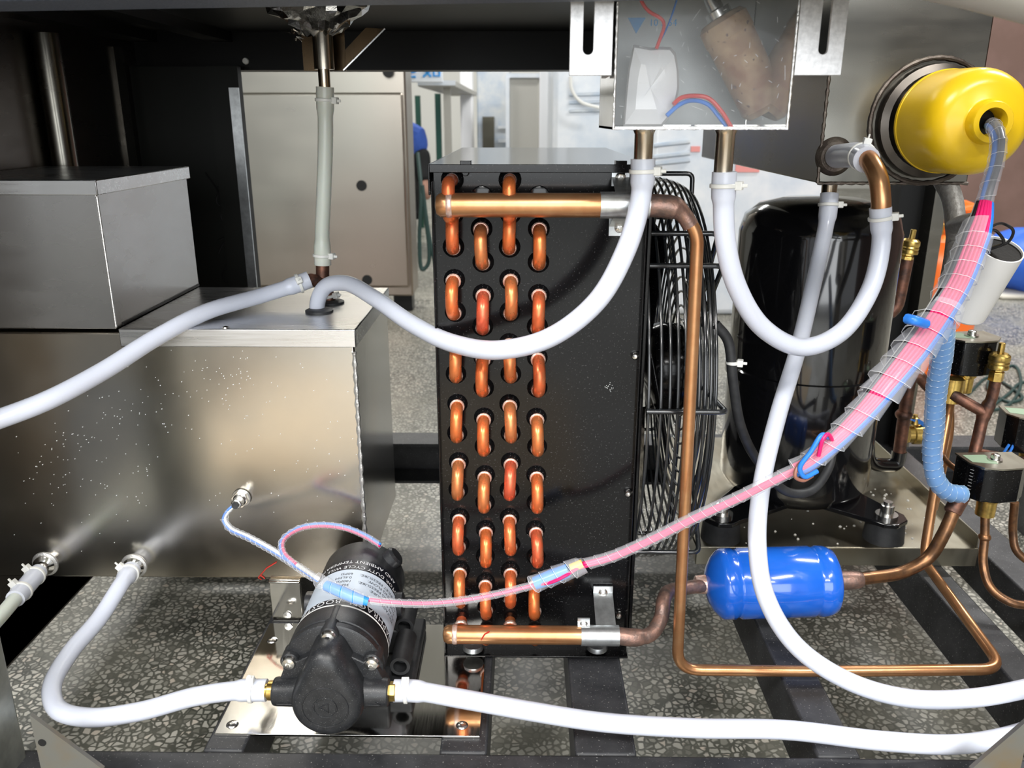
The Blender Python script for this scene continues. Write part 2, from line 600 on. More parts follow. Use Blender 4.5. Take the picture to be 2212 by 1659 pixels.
# corner posts and gussets
xp = W(62, 1640, Y=0.50).x
MB().box((xp - 0.05, 0.455, FZ), (xp, 0.50, 0.54)).build('corner_post', 'post_grey', fr, bevel=0.003, label='bare grey steel corner post at the lower left')
g = MB()
p0, p1 = W(64, 1545, Y=0.458), W(222, 1662, Y=0.458)
g.prism([p0, p1, Vector((p1.x, 0.458, p1.z - 0.02)), Vector((p0.x, 0.458, p1.z - 0.02))], (0, 0.003, 0))
gu = g.build('gusset', 'gusset', fr)
MB().lathe(W(92, 1603, Y=0.4585), (0, -1, 0), [(0, 0.0028), (0.0008, 0.0028)], 14).build('hole', 'ink_hole_shade', gu)
p0, p1 = W(2098, 1662, Y=0.458), W(2230, 1548, Y=0.458)
MB().prism([p0, p1, Vector((p1.x, 0.458, p0.z - 0.02)), Vector((p0.x, 0.458, p0.z - 0.02))], (0, 0.003, 0)).build('gusset', 'gusset', fr)
xr = W(2290, 1600, Y=0.50).x
MB().box((xr, 0.455, FZ), (xr + 0.05, 0.50, 0.54)).build('corner_post', 'post_grey', fr, bevel=0.003)
# rear posts
xq = W(1975, 600, Y=1.13).x
pz = MB()
pz.box((xq, 1.118, 0), (xq + 0.022, 1.121, 0.56)).box((xq - 0.003, 1.1, 0), (xq, 1.16, 0.56))
pz.build('rear_post', 'evap_steel', fr, label='bare steel upright behind the compressor')
xq2 = W(1935, 620, Y=1.15).x
MB().box((xq2 - 0.02, 1.13, 0), (xq2 + 0.014, 1.165, 0.56)).build('rear_post', 'black_plain', fr)
for x in (RX0, RX1 - 0.045):
    MB().box((x, 1.12, FZ), (x + 0.045, 1.165, -0.056)).build('foot', 'rail_black', fr)
# upper frame: front bar, rear beam, underside panel, left side wall, black rear panel
MB().prism([(RX0, 0.461, 0.5035), (RX1, 0.461, 0.5215), (RX1, 0.461, 0.58), (RX0, 0.461, 0.56)], (0, 0.045, 0)).build('top_front_bar', 'hammer_grey', fr, bevel=0.003)
XU = 0.215
ub = MB()
ub.box((XLW, 1.12, 0.507), (XU, 1.165, 0.57))
ubo = ub.build('top_rear_beam', 'frame_black', fr)
MB().box((XLW, 0.506, 0.552), (XU, 1.12, 0.556)).build('top_panel', 'frame_black', fr)
MB().box((XLW, 0.506, 0.54), (XLW + 0.03, 1.12, 0.552)).build('panel_rib', 'frame_black', fr)
MB().box((XLW + 0.10, 0.506, 0.54), (XLW + 0.125, 1.12, 0.552)).build('panel_rib', 'frame_black', fr)
MB().lathe(W(531, 132, Y=1.118), (0, -1, 0), [(0, 0.004), (0.003, 0.0035), (0.0036, 0)], 12).build('rivet', 'nylon', ubo)
MB().lathe(W(521, 25, Y=1.118), (0, -1, 0), [(0, 0.003), (0.003, 0.0025), (0.0036, 0)], 12).build('rivet', 'nylon', ubo)
sw = MB().box((XLW - 0.003, 0.52, -0.05), (XLW, 1.12, 0.552)).build('side_wall', 'dark_steel', fr)
ybar = W(140, 240, X=XLW + 0.02).y
MB().tube([(XLW + 0.012, ybar, 0.30), (XLW + 0.012, ybar, 0.53)], 0.013, 20).build('wall_tube', 'evap_steel', fr)
yb2 = W(268, 240, X=XLW).y
MB().box((XLW, yb2 - 0.012, 0.28), (XLW + 0.003, yb2 + 0.012, 0.53)).build('wall_strip', 'evap_steel', fr)
xe = W(553, 600, Y=1.10).x
bp = MB().box((XLW, 1.098, 0.0), (xe - 0.02, 1.102, 0.51)).build('rear_panel', 'panel_black', fr, label='matt black rear panel with handwritten digits')
xe0 = W(528, 400, Y=1.098).x
MB().box((xe0 - 0.004, 1.085, 0.0), (xe0 + 0.008, 1.088, 0.485)).build('panel_edge', 'galv', fr)
MB().box((xe0 - 0.030, 1.088, 0.0), (xe0 + 0.008, 1.102, 0.51)).build('panel_return', 'panel_black', fr)
# handwriting strokes on the rear panel (written sideways)
hw = MB()
for st in ([(443, 372), (452, 385), (470, 412), (482, 452)], [(470, 405), (492, 398), (502, 385), (498, 372), (488, 370)],
           [(500, 430), (490, 418), (472, 420), (468, 436), (480, 447), (500, 444), (502, 430)],
           [(502, 460), (494, 448), (480, 455), (478, 470), (490, 484), (508, 480), (512, 466), (503, 460)],
           [(470, 520), (492, 512), (512, 522), (535, 552)], [(472, 548), (480, 530), (500, 505)],
           [(492, 612), (480, 598), (486, 582), (505, 578), (522, 588)]):
    hw.tube(spline([W(a, c, Y=1.0965) for a, c in st], 6), 0.0011, 5)
hw.build('handwriting', 'ink_hole_shade', bp)

# ------------------------------------------------------------------ stainless tank with the small box on it
TY0, TY1 = 0.675, 0.853
TX1 = W(766, 735, Y=TY0).x
TX0 = XLW + 0.004
TZ0, TZ1 = 0.044, 0.2816
tk = thing('water_tank', 'wide stained stainless tank with a folded lid at the lower left', 'tank', ((TX0 + TX1) / 2, 0.76, 0))
MB().box((TX0, TY0 + 0.001, TZ0), (TX1 - 0.001, TY1 - 0.001, TZ1 - 0.004)).build('tank_body', 'tank_steel', tk, bevel=0.0015)
sx = W(262, 735, Y=TY0).x
lid = MB()
lid.box((sx, TY0 - 0.0015, TZ1 - 0.0015), (TX1 + 0.0015, TY1, TZ1))
lid.box((sx, TY0 - 0.0025, W(500, 748, Y=TY0).z), (TX1 + 0.0015, TY0 - 0.001, TZ1))
lid.box((TX1, TY0 - 0.0025, W(500, 748, Y=TY0).z), (TX1 + 0.0015, TY1, TZ1))
ld = lid.build('tank_lid', 'lid_steel', tk, bevel=0.0006)
MB().lathe(W(487, 708, Z=TZ1), (0, 0, 1), [(0, 0.0035), (0.001, 0.0032), (0.0018, 0.001)], 14).build('screw', 'screw_steel', ld)
wl = MB()
wz = [TZ0 + (TZ1 - 0.02 - TZ0) * i / 60 for i in range(61)]
wl.tube([(TX1 - 0.0012, TY0 + 0.0008, z) for z in wz], [0.0019 + 0.0006 * math.sin(i * 1.9) for i in range(61)], 8)
wl.build('weld_seam', 'weld_bright', tk)
# threaded grommets in the lid
for px, py in ((690, 674), (715, 655)):
    MB().lathe(W(px, py, Z=TZ1), (0, 0, 1), [(0, 0.0125), (0.002, 0.0125), (0.003, 0.010), (0.003, 0.0074)], 24).build('grommet', 'rubber', ld)
# legs of bent plate
for lx in ((585, 652), (-330, -260)):
    xa, xb = W(lx[0], 1300, Y=0.672).x, W(lx[1], 1300, Y=0.672).x
    lg = MB()
    lg.box((xa, 0.672, 0.0), (xb, 0.6745, TZ0 + 0.001)).box((xa, 0.6745, 0.0), (xb, 0.70, 0.0025)).box((xa, 0.67, TZ0 - 0.002), (xb, 0.70, TZ0))
    lo = lg.build('leg', 'mirror_steel', tk, bevel=0.0008)
    MB().lathe(Vector(((xa + xb) / 2, 0.672, 0.008)), (0, -1, 0), [(0, 0.004), (0.0015, 0.0036), (0.002, 0)], 14).build('rivet', 'screw_steel', lo)
# welded outlets and the sensor gland
TIPS = {}
for nm, (px, py), (qx, qy, qy_) in (('outlet', (290, 1222), (262, 1262, 0.640)), ('outlet', (98, 1218), (60, 1262, 0.640))):
    a, e = W(px, py, Y=TY0 + 0.001), W(qx, qy, Y=qy_)
    d = (e - a).normalized()
    st = MB()
    st.lathe(a, d, [(0, 0.0098), (0.004, 0.0095), (0.005, 0.0078), (0.006, 0.0058), ((e - a).length, 0.0058)], 20)
    st.build(nm, 'mirror_steel', tk)
    MB().lathe(a, (0, -1, 0), [(-0.001, 0.0125), (0.001, 0.0118), (0.002, 0.0098)], 24).build('weld_ring', 'weld_bright', tk)
    TIPS[px] = (a, e, d)
sa = W(522, 1075, Y=TY0)
sd = (W(508, 1092, Y=0.655) - sa).normalized()
gl = MB()
gl.lathe(sa, (0, -1, 0), [(0, 0.0085), (0.0012, 0.0085)], 24)
gl.lathe(sa, sd, [(0.0, 0.0076), (0.007, 0.0076)], 6).lathe(sa, sd, [(0.007, 0.0062), (0.008, 0.0048), (0.017, 0.0045), (0.018, 0.003)], 20)
gl.build('sensor_gland', 'screw_steel', tk, bevel=0.0004)
spt = MB()
for i in range(260):
    if i < 120:
        x, y = random.uniform(110, 560), 0
        y = 1010 - x * 0.42 + random.gauss(0, 45)
    elif i < 190:
        x, y = random.uniform(430, 770), random.uniform(770, 1130)
    else:
        x, y = random.uniform(20, 330), random.gauss(1010, 70)
    if y < 755:
        continue
    spt.lathe(W(x, y, TY0 + 0.0008), (0, -1, 0), [(0, 0.0004), (0.0003, random.uniform(0.0001, 0.00045))], 5)
o = spt.build('weld_spatter', 'label_white', tk)
o['kind'] = 'stuff'
rm = MB()
for st in ([(565, 1252), (558, 1248), (575, 1228), (597, 1215)], [(563, 1243), (572, 1250)]):
    rm.tube([W(a, c, Y=TY0) for a, c in st], 0.0005, 5)
rm.build('red_pen_mark', 'red_marker', tk)

UX1 = W(250, 700, Y=TY0).x
UZ1 = W(205, 388, Y=TY0).z
ux = thing('steel_box', 'smaller plain steel box with a capped lid on the big tank', 'box', ((TX0 + UX1) / 2, 0.77, TZ1))
MB().box((TX0, TY0, TZ1 - 0.001), (UX1, 0.862, UZ1 - 0.004)).build('box_body', 'box_steel', ux, bevel=0.0012)
ul = MB()
ul.box((TX0, TY0 - 0.002, UZ1 - 0.0015), (UX1 + 0.002, 0.866, UZ1)).box((TX0, TY0 - 0.002, UZ1 - 0.012), (UX1 + 0.002, TY0 - 0.0005, UZ1)).box((UX1 + 0.0005, TY0 - 0.002, UZ1 - 0.012), (UX1 + 0.002, 0.866, UZ1))
ul.build('box_lid', 'lid_steel', ux, bevel=0.0006)
MB().box((UX1, TY0 + 0.012, TZ1), (UX1 + 0.001, 0.86, TZ1 + 0.0022)).build('seal', 'black_plain', ux)
MB().tube([(UX1, TY0, TZ1 + 0.001), (UX1, TY0, UZ1 - 0.013)], 0.0011, 8).build('corner_seam', 'weld_bright', ux)

# ------------------------------------------------------------------ cable tie and hose builders


def cable_tie(parent, p, d, r, head=None, w=0.0028):
    p, d = Vector(p), Vector(d).normalized()
    h = Vector(head) if head is not None else Vector((1, -0.4, 0))
    h = (h - d * h.dot(d)).normalized()
    s = d.cross(h)
    mb = MB()
    mb.lathe(p - d * w * 0.5, d, [(0, r), (0, r + 0.0010), (w, r + 0.0010), (w, r)], 28)
    mb.obox(p + h * (r + 0.0018), h * 0.0024, d * 0.0028, s * 0.0030)
    mb.obox(p + h * (r + 0.0052), h * 0.0022, d * 0.0012, s * 0.0006)
    return mb.build('cable_tie', 'nylon', parent, bevel=0.0005)


def hose(name, label, pts, r=0.0070, mat='silicone', ends=(True, True), grow=1.16, seg=20, n=14, gl=0.018):
    path = spline(WP(pts) if len(pts[0]) == 3 and pts[0][0] > 2 or pts[0][1] > 2 else pts, n)
    s = [0.0]
    for i in range(1, len(path)):
        s.append(s[-1] + (path[i] - path[i - 1]).length)
    rad = []
    for x in s:
        k = 1.0
        for e, on in ((x, ends[0]), (s[-1] - x, ends[1])):
            if on and e < gl * 1.35:
                q = min(1, max(0, (gl * 1.35 - e) / (gl * 0.35)))
                k = max(k, 1 + (grow - 1) * (q * q * (3 - 2 * q)))
        rad.append(r * k)
    lo = min(path, key=lambda v: v.z)
    t = thing(name, label, 'hose', (path[0].x, path[0].y, lo.z), 'silicone hoses')
    MB().tube(path, rad, seg).build('hose_tube', mat, t, smooth=60)
    return t, path, s


def at_len(path, s, x):
    if x < 0:
        x += s[-1]
    for i in range(1, len(s)):
        if s[i] >= x:
            k = (x - s[i - 1]) / max(s[i] - s[i - 1], 1e-9)
            return path[i - 1].lerp(path[i], k), (path[i] - path[i - 1]).normalized()
    return path[-1], (path[-1] - path[-2]).normalized()


def ties(t, path, s, xs, r=0.0082, head=None):
    for x in xs:
        p, d = at_len(path, s, x)
        cable_tie(t, p, d, r, head)


# vertical drain hose
t, p, s = hose('hose', 'yellowed straight vertical hose under the foil wrapped drain', [(702, 188, 0.78), (703, 300, 0.78), (699, 430, 0.78), (696, 500, 0.78), (697, 572, 0.78)], 0.0068, 'silicone_aged')
ties(t, p, s, (0.011, -0.009), 0.0081, (1, -0.3, 0))
# wye fitting in the tank lid
wy = thing('wye_fitting', 'dark brown copper wye fitting standing on the tank lid', 'fitting', W(713, 655, Z=TZ1))
wb = MB()
wa, wc, wdn = W(697, 560, 0.78), W(697, 600, 0.78), W(712, 652, 0.78)
wb.tube([wa, wc, wdn], 0.0064, 16)
wb.tube([W(703, 612, 0.78), W(672, 604, 0.772), W(640, 612, 0.765)], 0.0062, 16)
wb.build('wye_body', 'burnt_copper', wy)
cable_tie(wy, W(711, 640, 0.78), wdn - wc, 0.0064, (1, -0.4, 0))
# left sweeping hose
t, p, s = hose('hose', 'white hose sweeping from the wye fitting down to the left edge', [(668, 604, 0.77), (630, 618, 0.763), (560, 640, 0.745), (450, 672, 0.70), (340, 728, 0.65), (220, 803, 0.60), (100, 866, 0.56), (-10, 908, 0.54), (-120, 945, 0.53)], ends=(True, False))
ties(t, p, s, (0.010,), 0.0083, (0.3, -1, 0.5))
# S hose
t, p, s = hose('hose', 'long white hose looping from the tank lid across the copper bends', [(684, 678, 0.745), (688, 645, 0.742), (705, 618, 0.735), (748, 612, 0.72), (810, 645, 0.69), (890, 700, 0.65), (980, 742, 0.605), (1080, 756, 0.575), (1190, 728, 0.565), (1290, 650, 0.562), (1350, 545, 0.565), (1380, 450, 0.57), (1388, 390, 0.57), (1389, 343, 0.57)], ends=(False, True), gl=0.015)
ties(t, p, s, (-0.008,), 0.0082, (1, -0.4, 0.2))
# U hose
t, p, s = hose('hose', 'white U shaped hose hanging below the shiny box', [(1565, 371, 0.57), (1563, 420, 0.57), (1567, 520, 0.575), (1592, 620, 0.585), (1650, 710, 0.6), (1735, 750, 0.615), (1820, 715, 0.63), (1880, 625, 0.64), (1903, 530, 0.645), (1902, 448, 0.645)], gl=0.016)
ties(t, p, s, (0.009, -0.008), 0.0083, (1, -0.5, -0.05))
# long hose down past the compressor
t, p, s = hose('hose', 'white hose running from the upper steel tank down past the blue cylinder', [(1792, 418, 0.775), (1787, 470, 0.77), (1760, 600, 0.74), (1725, 750, 0.70), (1680, 900, 0.65), (1645, 1050, 0.605), (1636, 1180, 0.575), (1655, 1290, 0.56), (1720, 1395, 0.55), (1830, 1470, 0.54), (1960, 1508, 0.535), (2100, 1508, 0.535), (2240, 1482, 0.54), (2360, 1450, 0.55)], ends=(True, False), gl=0.02)
ties(t, p, s, (0.010,), 0.0083, (1, -0.3, 0))
# pump inlet hose
a, e, d = TIPS[290]
t, p, s = hose('hose', 'white hose bending from the tank outlet into the pump, leftmost loop', [tuple(a + d * 0.008), tuple(e), tuple(W(215, 1335, 0.61)), tuple(W(150, 1412, 0.57)), tuple(W(112, 1485, 0.535)), tuple(W(125, 1532, 0.518)), tuple(W(190, 1550, 0.512)), tuple(W(300, 1537, 0.513)), tuple(W(420, 1505, 0.515)), tuple(W(510, 1492, 0.516)), tuple(W(576, 1491, 0.517))])
ties(t, p, s, (0.010,), 0.0083, (-0.2, -1, 0.6))
ties(t, p, s, (-0.011,), 0.0083, (0, -0.2, 1))
# pump outlet hose
t, p, s = hose('hose', 'white hose running from the pump outlet along the bottom to the right', [(851, 1492, 0.517), (900, 1493, 0.517), (1000, 1510, 0.512), (1150, 1537, 0.51), (1300, 1560, 0.51), (1500, 1573, 0.508), (1700, 1577, 0.508), (1900, 1600, 0.50), (2060, 1608, 0.503), (2180, 1590, 0.52), (2300, 1550, 0.54)], ends=(True, False))
ties(t, p, s, (0.009,), 0.0083, (0, -0.3, 1))
# short left hose on the other outlet
a, e, d = TIPS[98]
t, p, s = hose('hose', 'aged olive hose end clamped onto the leftmost tank outlet', [tuple(e - d * 0.004), tuple(e + d * 0.02), tuple(e + d * 0.06 + Vector((-0.004, 0, -0.004))), tuple(e + d * 0.11 + Vector((-0.015, 0, -0.01)))], 0.0060, 'silicone_aged', (False, False))
MB().tube([a + d * 0.014, a + d * 0.022, a + d * 0.05, e + d * 0.024], [0.0074, 0.0082, 0.0080, 0.0078], 20).build('sleeve', 'silicone', t)
for q in (0.022, 0.048):
    cable_tie(t, a + d * q, d, 0.0082, (-0.3, -1, 0.6))

# ------------------------------------------------------------------ foil drain
dr = thing('drain_funnel', 'foil wrapped drain funnel with a stained steel pipe under the top panel', 'drain', W(700, 180, 0.78))
fo = MB()
ctr = W(690, 60, 0.78)
pr = []
rings = 9
vv, ff = [], []
for i in range(rings):
    tt = i / (rings - 1)
    R0 = 0.012 + 0.050 * tt ** 0.9
    z = W(690, 76, 0.78).z + (0.553 - W(690, 76, 0.78).z) * tt
    for k in range(26):
        a = 2 * PI * k / 26
        rj = R0 * (1 + random.uniform(-0.2, 0.14))
        vv.append((ctr.x + rj * math.cos(a), 0.78 + rj * math.sin(a) * 0.8, z + random.uniform(-0.002, 0.002)))
for i in range(rings - 1):
    for k in range(26):
        k2 = (k + 1) % 26
        ff.append((i * 26 + k, i * 26 + k2, (i + 1) * 26 + k2, (i + 1) * 26 + k))
fo.add(vv, ff)
c0 = W(640, 70, 0.765)
for i in range(12):
    q = c0 + Vector((random.uniform(-0.004, 0.004), random.uniform(-0.004, 0.004), random.uniform(-0.006, 0.006)))
    fo.add([q, q + Vector((random.uniform(-.006, .006), random.uniform(-.004, .004), random.uniform(-.007, .004))), q + Vector((random.uniform(-.006, .006), 0.003, random.uniform(-.006, .006)))], [(0, 1, 2)])
fo.build('foil_wrap', 'foil', dr, smooth=20)
MB().box((W(560, 20, 0.8).x, 0.74, 0.5505), (W(820, 20, 0.8).x, 0.84, 0.5518)).build('tape_patch', 'tape_beige', dr)
MB().lathe(W(701, 150, 0.78), (0, 0, 1), [(0, 0.0088), (0.036, 0.0088), (0.038, 0.012)], 20).build('drain_pipe', 'pipe_steel', dr)
MB().lathe(W(702, 192, 0.78), (0, 0, 1), [(0, 0.0052), (0.02, 0.0052)], 16).build('pipe_stub', 'pipe_steel', dr)
br = MB()
pa, pb, pc, pd = W(742, 152, 0.80), W(832, 62, 0.80), W(790, 60, 0.80), W(745, 108, 0.80)
br.prism([pa, pb, pc, pd], (0, 0.002, 0))
br.box((W(656, 150, 0.80).x, 0.80, W(700, 153, 0.80).z), (W(748, 150, 0.80).x, 0.803, W(700, 60, 0.80).z))
br.build('bracket_plate', 'stained_steel', dr)
MB().tube([pa, pb], 0.0012, 6).build('bracket_edge', 'bright_edge', dr)

# ------------------------------------------------------------------ condenser with its copper bends
Y0 = 0.6285
CXL, CXR = W(949, 880, Y0).x, W(1374, 880, Y0).x
CZ1, CZ0 = W(1150, 354, Y0).z, 0.001
CYB = 0.975
cd = thing('condenser', 'tall black condenser coil with rows of orange copper return bends', 'condenser', ((CXL + CXR) / 2, 0.80, 0))
colx = [W(a, 900, Y0).x for a in (988, 1046, 1102, 1160)]
zA = W(985, 604, Y0).z
zB = W(1043, 636, Y0).z
sheet = MB()
sheet.box((CXL, Y0, CZ0), (CXR, Y0 + 0.0015, CZ1 - 0.003))
sheet.box((CXL - 0.001, Y0 - 0.009, CZ0), (CXR + 0.002, Y0 + 0.002, CZ0 + 0.002))
sheet.box((CXL - 0.001, Y0 - 0.007, CZ0), (CXL + 0.0005, Y0 + 0.002, CZ1 - 0.012))
sheet.box((CXR - 0.0005, Y0 - 0.006, CZ0), (CXR + 0.001, Y0 + 0.003, CZ1 - 0.004))
sheet.box((CXR + 0.003, Y0 + 0.004, CZ0 + 0.01), (CXR + 0.006, Y0 + 0.02, CZ1 - 0.01))
so = sheet.build('tube_sheet', 'black_gloss', cd, bevel=0.0006)
top = MB()
top.box((CXL - 0.002, Y0 - 0.006, CZ1 - 0.0015), (CXR + 0.002, CYB, CZ1))
top.box((CXL - 0.002, Y0 - 0.0065, CZ1 - 0.006), (CXR + 0.002, Y0 - 0.005, CZ1))
top.box((CXL - 0.003, Y0 - 0.006, CZ1 - 0.022), (CXL - 0.0015, CYB, CZ1))
top.build('top_cover', 'black_gloss', cd, bevel=0.0005)
MB().box((CXL + 0.003, Y0 + 0.012, CZ0 + 0.006), (CXR - 0.04, CYB - 0.012, CZ1 - 0.004)).build('fin_core', 'black_plain', cd)
MB().box((CXL, CYB - 0.0015, CZ0), (CXR, CYB, CZ1 - 0.002)).build('rear_sheet', 'black_gloss', cd)
MB().box((CXL, Y0, CZ0), (CXR, CYB, CZ0 + 0.0015)).build('bottom_sheet', 'black_gloss', cd)
for px in (1006, 1342):
    q = W(px, 353, Y0 - 0.006)
    k = MB()
    k.box((q.x - 0.004, Y0 - 0.008, q.z - 0.001), (q.x + 0.004, Y0 + 0.004, q.z + 0.002)).lathe(W(px, 372, Y0), (0, -1, 0), [(0, 0.003), (0.004, 0.0026)], 10)
    k.build('cover_clip', 'black_gloss', cd, bevel=0.0004)
# one bend, shared by all copies; origin at the middle between its two tube ends
TR = 0.0048
bd = MB()
arc = [Vector((0, 0.001, 0.0125)), Vector((0, -0.008, 0.0125))]
for i in range(1, 12):
    a = PI * i / 12
    arc.append(Vector((0, -0.008 - 0.0125 * math.sin(a), 0.0125 * math.cos(a))))
arc += [Vector((0, -0.008, -0.0125)), Vector((0, 0.001, -0.0125))]
bd.tube(arc, TR, 14)
bend_me = bd.build('return_bend_source', 'copper', None)
rg = MB()
rg.lathe((0, -0.0055, 0.0125), (0, -1, 0), [(0, TR + 0.0003), (0.0006, TR + 0.0011), (0.0020, TR + 0.0011), (0.0027, TR + 0.0003)], 16)
rg.lathe((0, -0.0045, -0.0125), (0, -1, 0), [(0, TR + 0.0002), (0.0008, TR + 0.0008), (0.002, TR + 0.0008), (0.003, TR + 0.0002)], 16)
ring_me = rg.build('braze_ring_source', 'braze_ring', None)
gm = MB()
for sz in (0.0125, -0.0125):
    gm.lathe((0, 0.0, sz), (0, -1, 0), [(0, TR + 0.0035), (0.0012, TR + 0.003), (0.003, TR + 0.0016), (0.0045, TR + 0.0002)], 18)
grom_me = gm.build('tube_collar_source', 'black_gloss', None)
for o in (bend_me, ring_me, grom_me):
    COL.objects.unlink(o)
for c in range(4):
    for i in range(-1, 6):
        z = (zA if c % 2 == 0 else zB) - 0.05 * i - 0.0125
        o = bpy.data.objects.new('return_bend', bend_me.data)
        COL.objects.link(o)
        o.parent = cd
        o.location = Vector((colx[c], Y0, z)) - ORG[cd]
        o.rotation_euler = (0, random.uniform(-0.05, 0.05), random.uniform(-0.07, 0.07))
        ORG[o] = ORG[cd]
        for nm, src in (('braze_ring', ring_me), ('tube_collar', grom_me)):
            q = bpy.data.objects.new(nm, src.data)
            COL.objects.link(q)
            q.parent = o
# headers
HY = 0.592


def header(name, y, x0, x1, r, mats):
    a, e = W(x0, y, HY), W(x1, y, HY)
    e = Vector((e.x, HY, a.z))
    hb = MB()
    hb.lathe(a, (1, 0, 0), [(-0.002, 0.002), (-0.001, r * 0.75), (0.002, r * 1.0), (0.006, r * 1.0), ((e - a).length, r)], 28)
    o = hb.build(name, mats, cd)
    MB().lathe(a + Vector((0.006, 0, 0)), (1, 0, 0), [(0, r), (0.001, r * 1.06), (0.003, r * 1.06), (0.004, r)], 28).build('end_cap_joint', 'braze_ring', o)
    return o, a, e


h1, ha, he = header('upper_header', 443, 946, 1300, 0.0084, 'copper_pipe')
for c in (0, 2):
    zt = W(985, 388, Y0).z
    x = colx[c]
    MB().tube(rounded([(x, Y0, zt), (x, HY, zt), (x, HY, ha.z)], 0.012, 8), 0.0047, 14).build('header_stub', 'copper', h1)
    MB().tube(rounded([(x, Y0, zA + 0.05), (x, HY + 0.004, zA + 0.05), (x, HY, ha.z)], 0.008, 6), 0.0047, 14).build('header_stub', 'copper', h1)
    MB().lathe((x, Y0, zt), (0, -1, 0), [(0, 0.0085), (0.0012, 0.008), (0.003, 0.0065), (0.0045, 0.005)], 18).build('tube_collar', 'black_gloss', so)
for c in (1, 3):
    MB().lathe((colx[c], Y0, W(985, 425, Y0).z), (0, -1, 0), [(0, 0.0082), (0.0012, 0.0076), (0.002, 0.005)], 18).build('tube_collar', 'black_gloss', so)
h2, la, le = header('lower_header', 1370, 962, 1262, 0.0077, 'copper_pipe')
for c in range(4):
    z = (zA if c % 2 == 0 else zB) - 0.30
    x = colx[c]
    MB().tube([(x, Y0, z), (x, Y0 - 0.012, z), (x, HY, la.z)], 0.0047, 14).build('header_stub', 'copper', h2)
    MB().lathe((x, Y0 - 0.006, z), (0, -1, -0.1), [(0, 0.0052), (0.001, 0.006), (0.003, 0.006), (0.004, 0.0052)], 16).build('braze_ring', 'braze_ring', h2)
MB().tube([W(1040, 1382, HY - 0.0075), W(1047, 1370, HY - 0.0079), W(1057, 1364, HY - 0.0079)], 0.0006, 5).build('red_pen_mark', 'red_marker', h2)
# clamps
for nm, (x0, x1), y, r in (('upper_clamp', (1296, 1402), 443, 0.0092), ('lower_clamp', (1255, 1337), 1372, 0.0085)):
    a, e = W(x0, y, HY), W(x1, y, HY)
    z = ha.z if y < 500 else la.z
    cl = MB()
    cl.lathe((a.x, HY, z), (1, 0, 0), [(0, r - 0.0008), (0, r), ((e - a).length, r), ((e - a).length, r - 0.0008)], 28)
    tabs = ((1322, 1360, 365, 420), (1316, 1362, 470, 509)) if y < 500 else ((1282, 1324, 1266, 1362), (1248, 1274, 1335, 1362))
    scr = MB()
    for tx0, tx1, ty0, ty1 in tabs:
        yt = Y0 - 0.002 if y < 500 else (Y0 - 0.002 if ty0 < 1300 else HY + 0.004)
        p1, p2 = W(tx0, ty0, yt), W(tx1, ty0, yt)
        zz = (z + r * 0.7) if ty0 < y else (z - r * 0.7)
        zt = p1.z if ty0 < y else W(tx0, ty1, yt).z
        cl.add([(p1.x, yt, zt), (p2.x, yt, zt), (p2.x, yt, (zt * 2 + zz) / 3), (p1.x, yt, (zt * 2 + zz) / 3), (p1.x, HY - 0.001, zz), (p2.x, HY - 0.001, zz)],
               [(0, 1, 2, 3), (3, 2, 5, 4)])
        cl.box((p1.x, yt - 0.001, min(zt, zz + (0.004 if ty0 < y else -0.004))), (p2.x, yt + 0.0006, max(zt, zz)) if ty0 > y else (p2.x, yt + 0.0006, zt)) if y < 500 else cl.box((p1.x, yt - 0.0008, (zt * 2 + zz) / 3), (p2.x, yt + 0.0006, zt))
        scr.lathe(((p1.x + p2.x) / 2, yt - 0.001, zt + (-0.006 if ty0 < y else 0.006)), (0, -1, 0), [(0, 0.004), (0.0008, 0.0038), (0.0018, 0.0025), (0.002, 0.0012), (0.001, 0.0008)], 16)
    co = cl.build(nm, 'galv', cd)
    scr.build('screw', 'screw_steel', co)
# rivets and bolts on the right edge, bottom washers
for px, py in ((1373, 768), (1358, 1064), (1338, 1327)):
    MB().lathe(W(px, py, Y0 - 0.001), (-0.3, -1, 0), [(0, 0.0032), (0.003, 0.003), (0.0045, 0.0018), (0.005, 0)], 12).build('rivet', 'screw_steel', so)
for px in (1022, 1290):
    MB().lathe(W(px, 1398, Y0 - 0.008), (0, 0, -1), [(-0.003, 0.008), (0.0, 0.009), (0.001, 0.009)], 18).build('washer', 'galv', cd)
sp = MB()
c0 = W(1315, 838, Y0 - 0.0005)
for i in range(22):
    sp.lathe(c0 + Vector((random.gauss(0, 0.0022), 0, random.gauss(0, 0.0018))), (0, -1, 0), [(0, 0.0004), (0.0004, 0.0003)], 5)
sp.build('scuff_mark', 'galv', so)

# ------------------------------------------------------------------ fan with wire guard on the condenser's right side
FC = Vector((CXR + 0.004, 0.80, 0.212))
fn = thing('fan', 'black fan behind a domed wire guard beside the condenser', 'fan', (FC.x, 0.80, 0.025))
fp = MB()
nseg = 64
vv, ff = [], []
for k in range(nseg):
    a = 2 * PI * k / nseg
    c_, s_ = math.cos(a), math.sin(a)
    vv.append((FC.x, FC.y + 0.168 * c_, FC.z + 0.168 * s_))
    m_ = 1 / max(abs(c_), abs(s_))
    vv.append((FC.x, FC.y + min(max(0.172 * c_ * m_, -0.165), 0.172), FC.z + 0.2 * s_ * m_))
for k in range(nseg):
    j = (k + 1) % nseg
    ff.append((2 * k, 2 * j, 2 * j + 1, 2 * k + 1))
fp.add(vv, ff)
fp.build('shroud_plate', 'black_gloss', fn)
GR = 0.185
wires = []
for i in range(10):
    u = i / 9
    wires.append((FC.x + 0.004 + 0.055 * (u ** 0.8), GR - 0.012 * u ** 3))
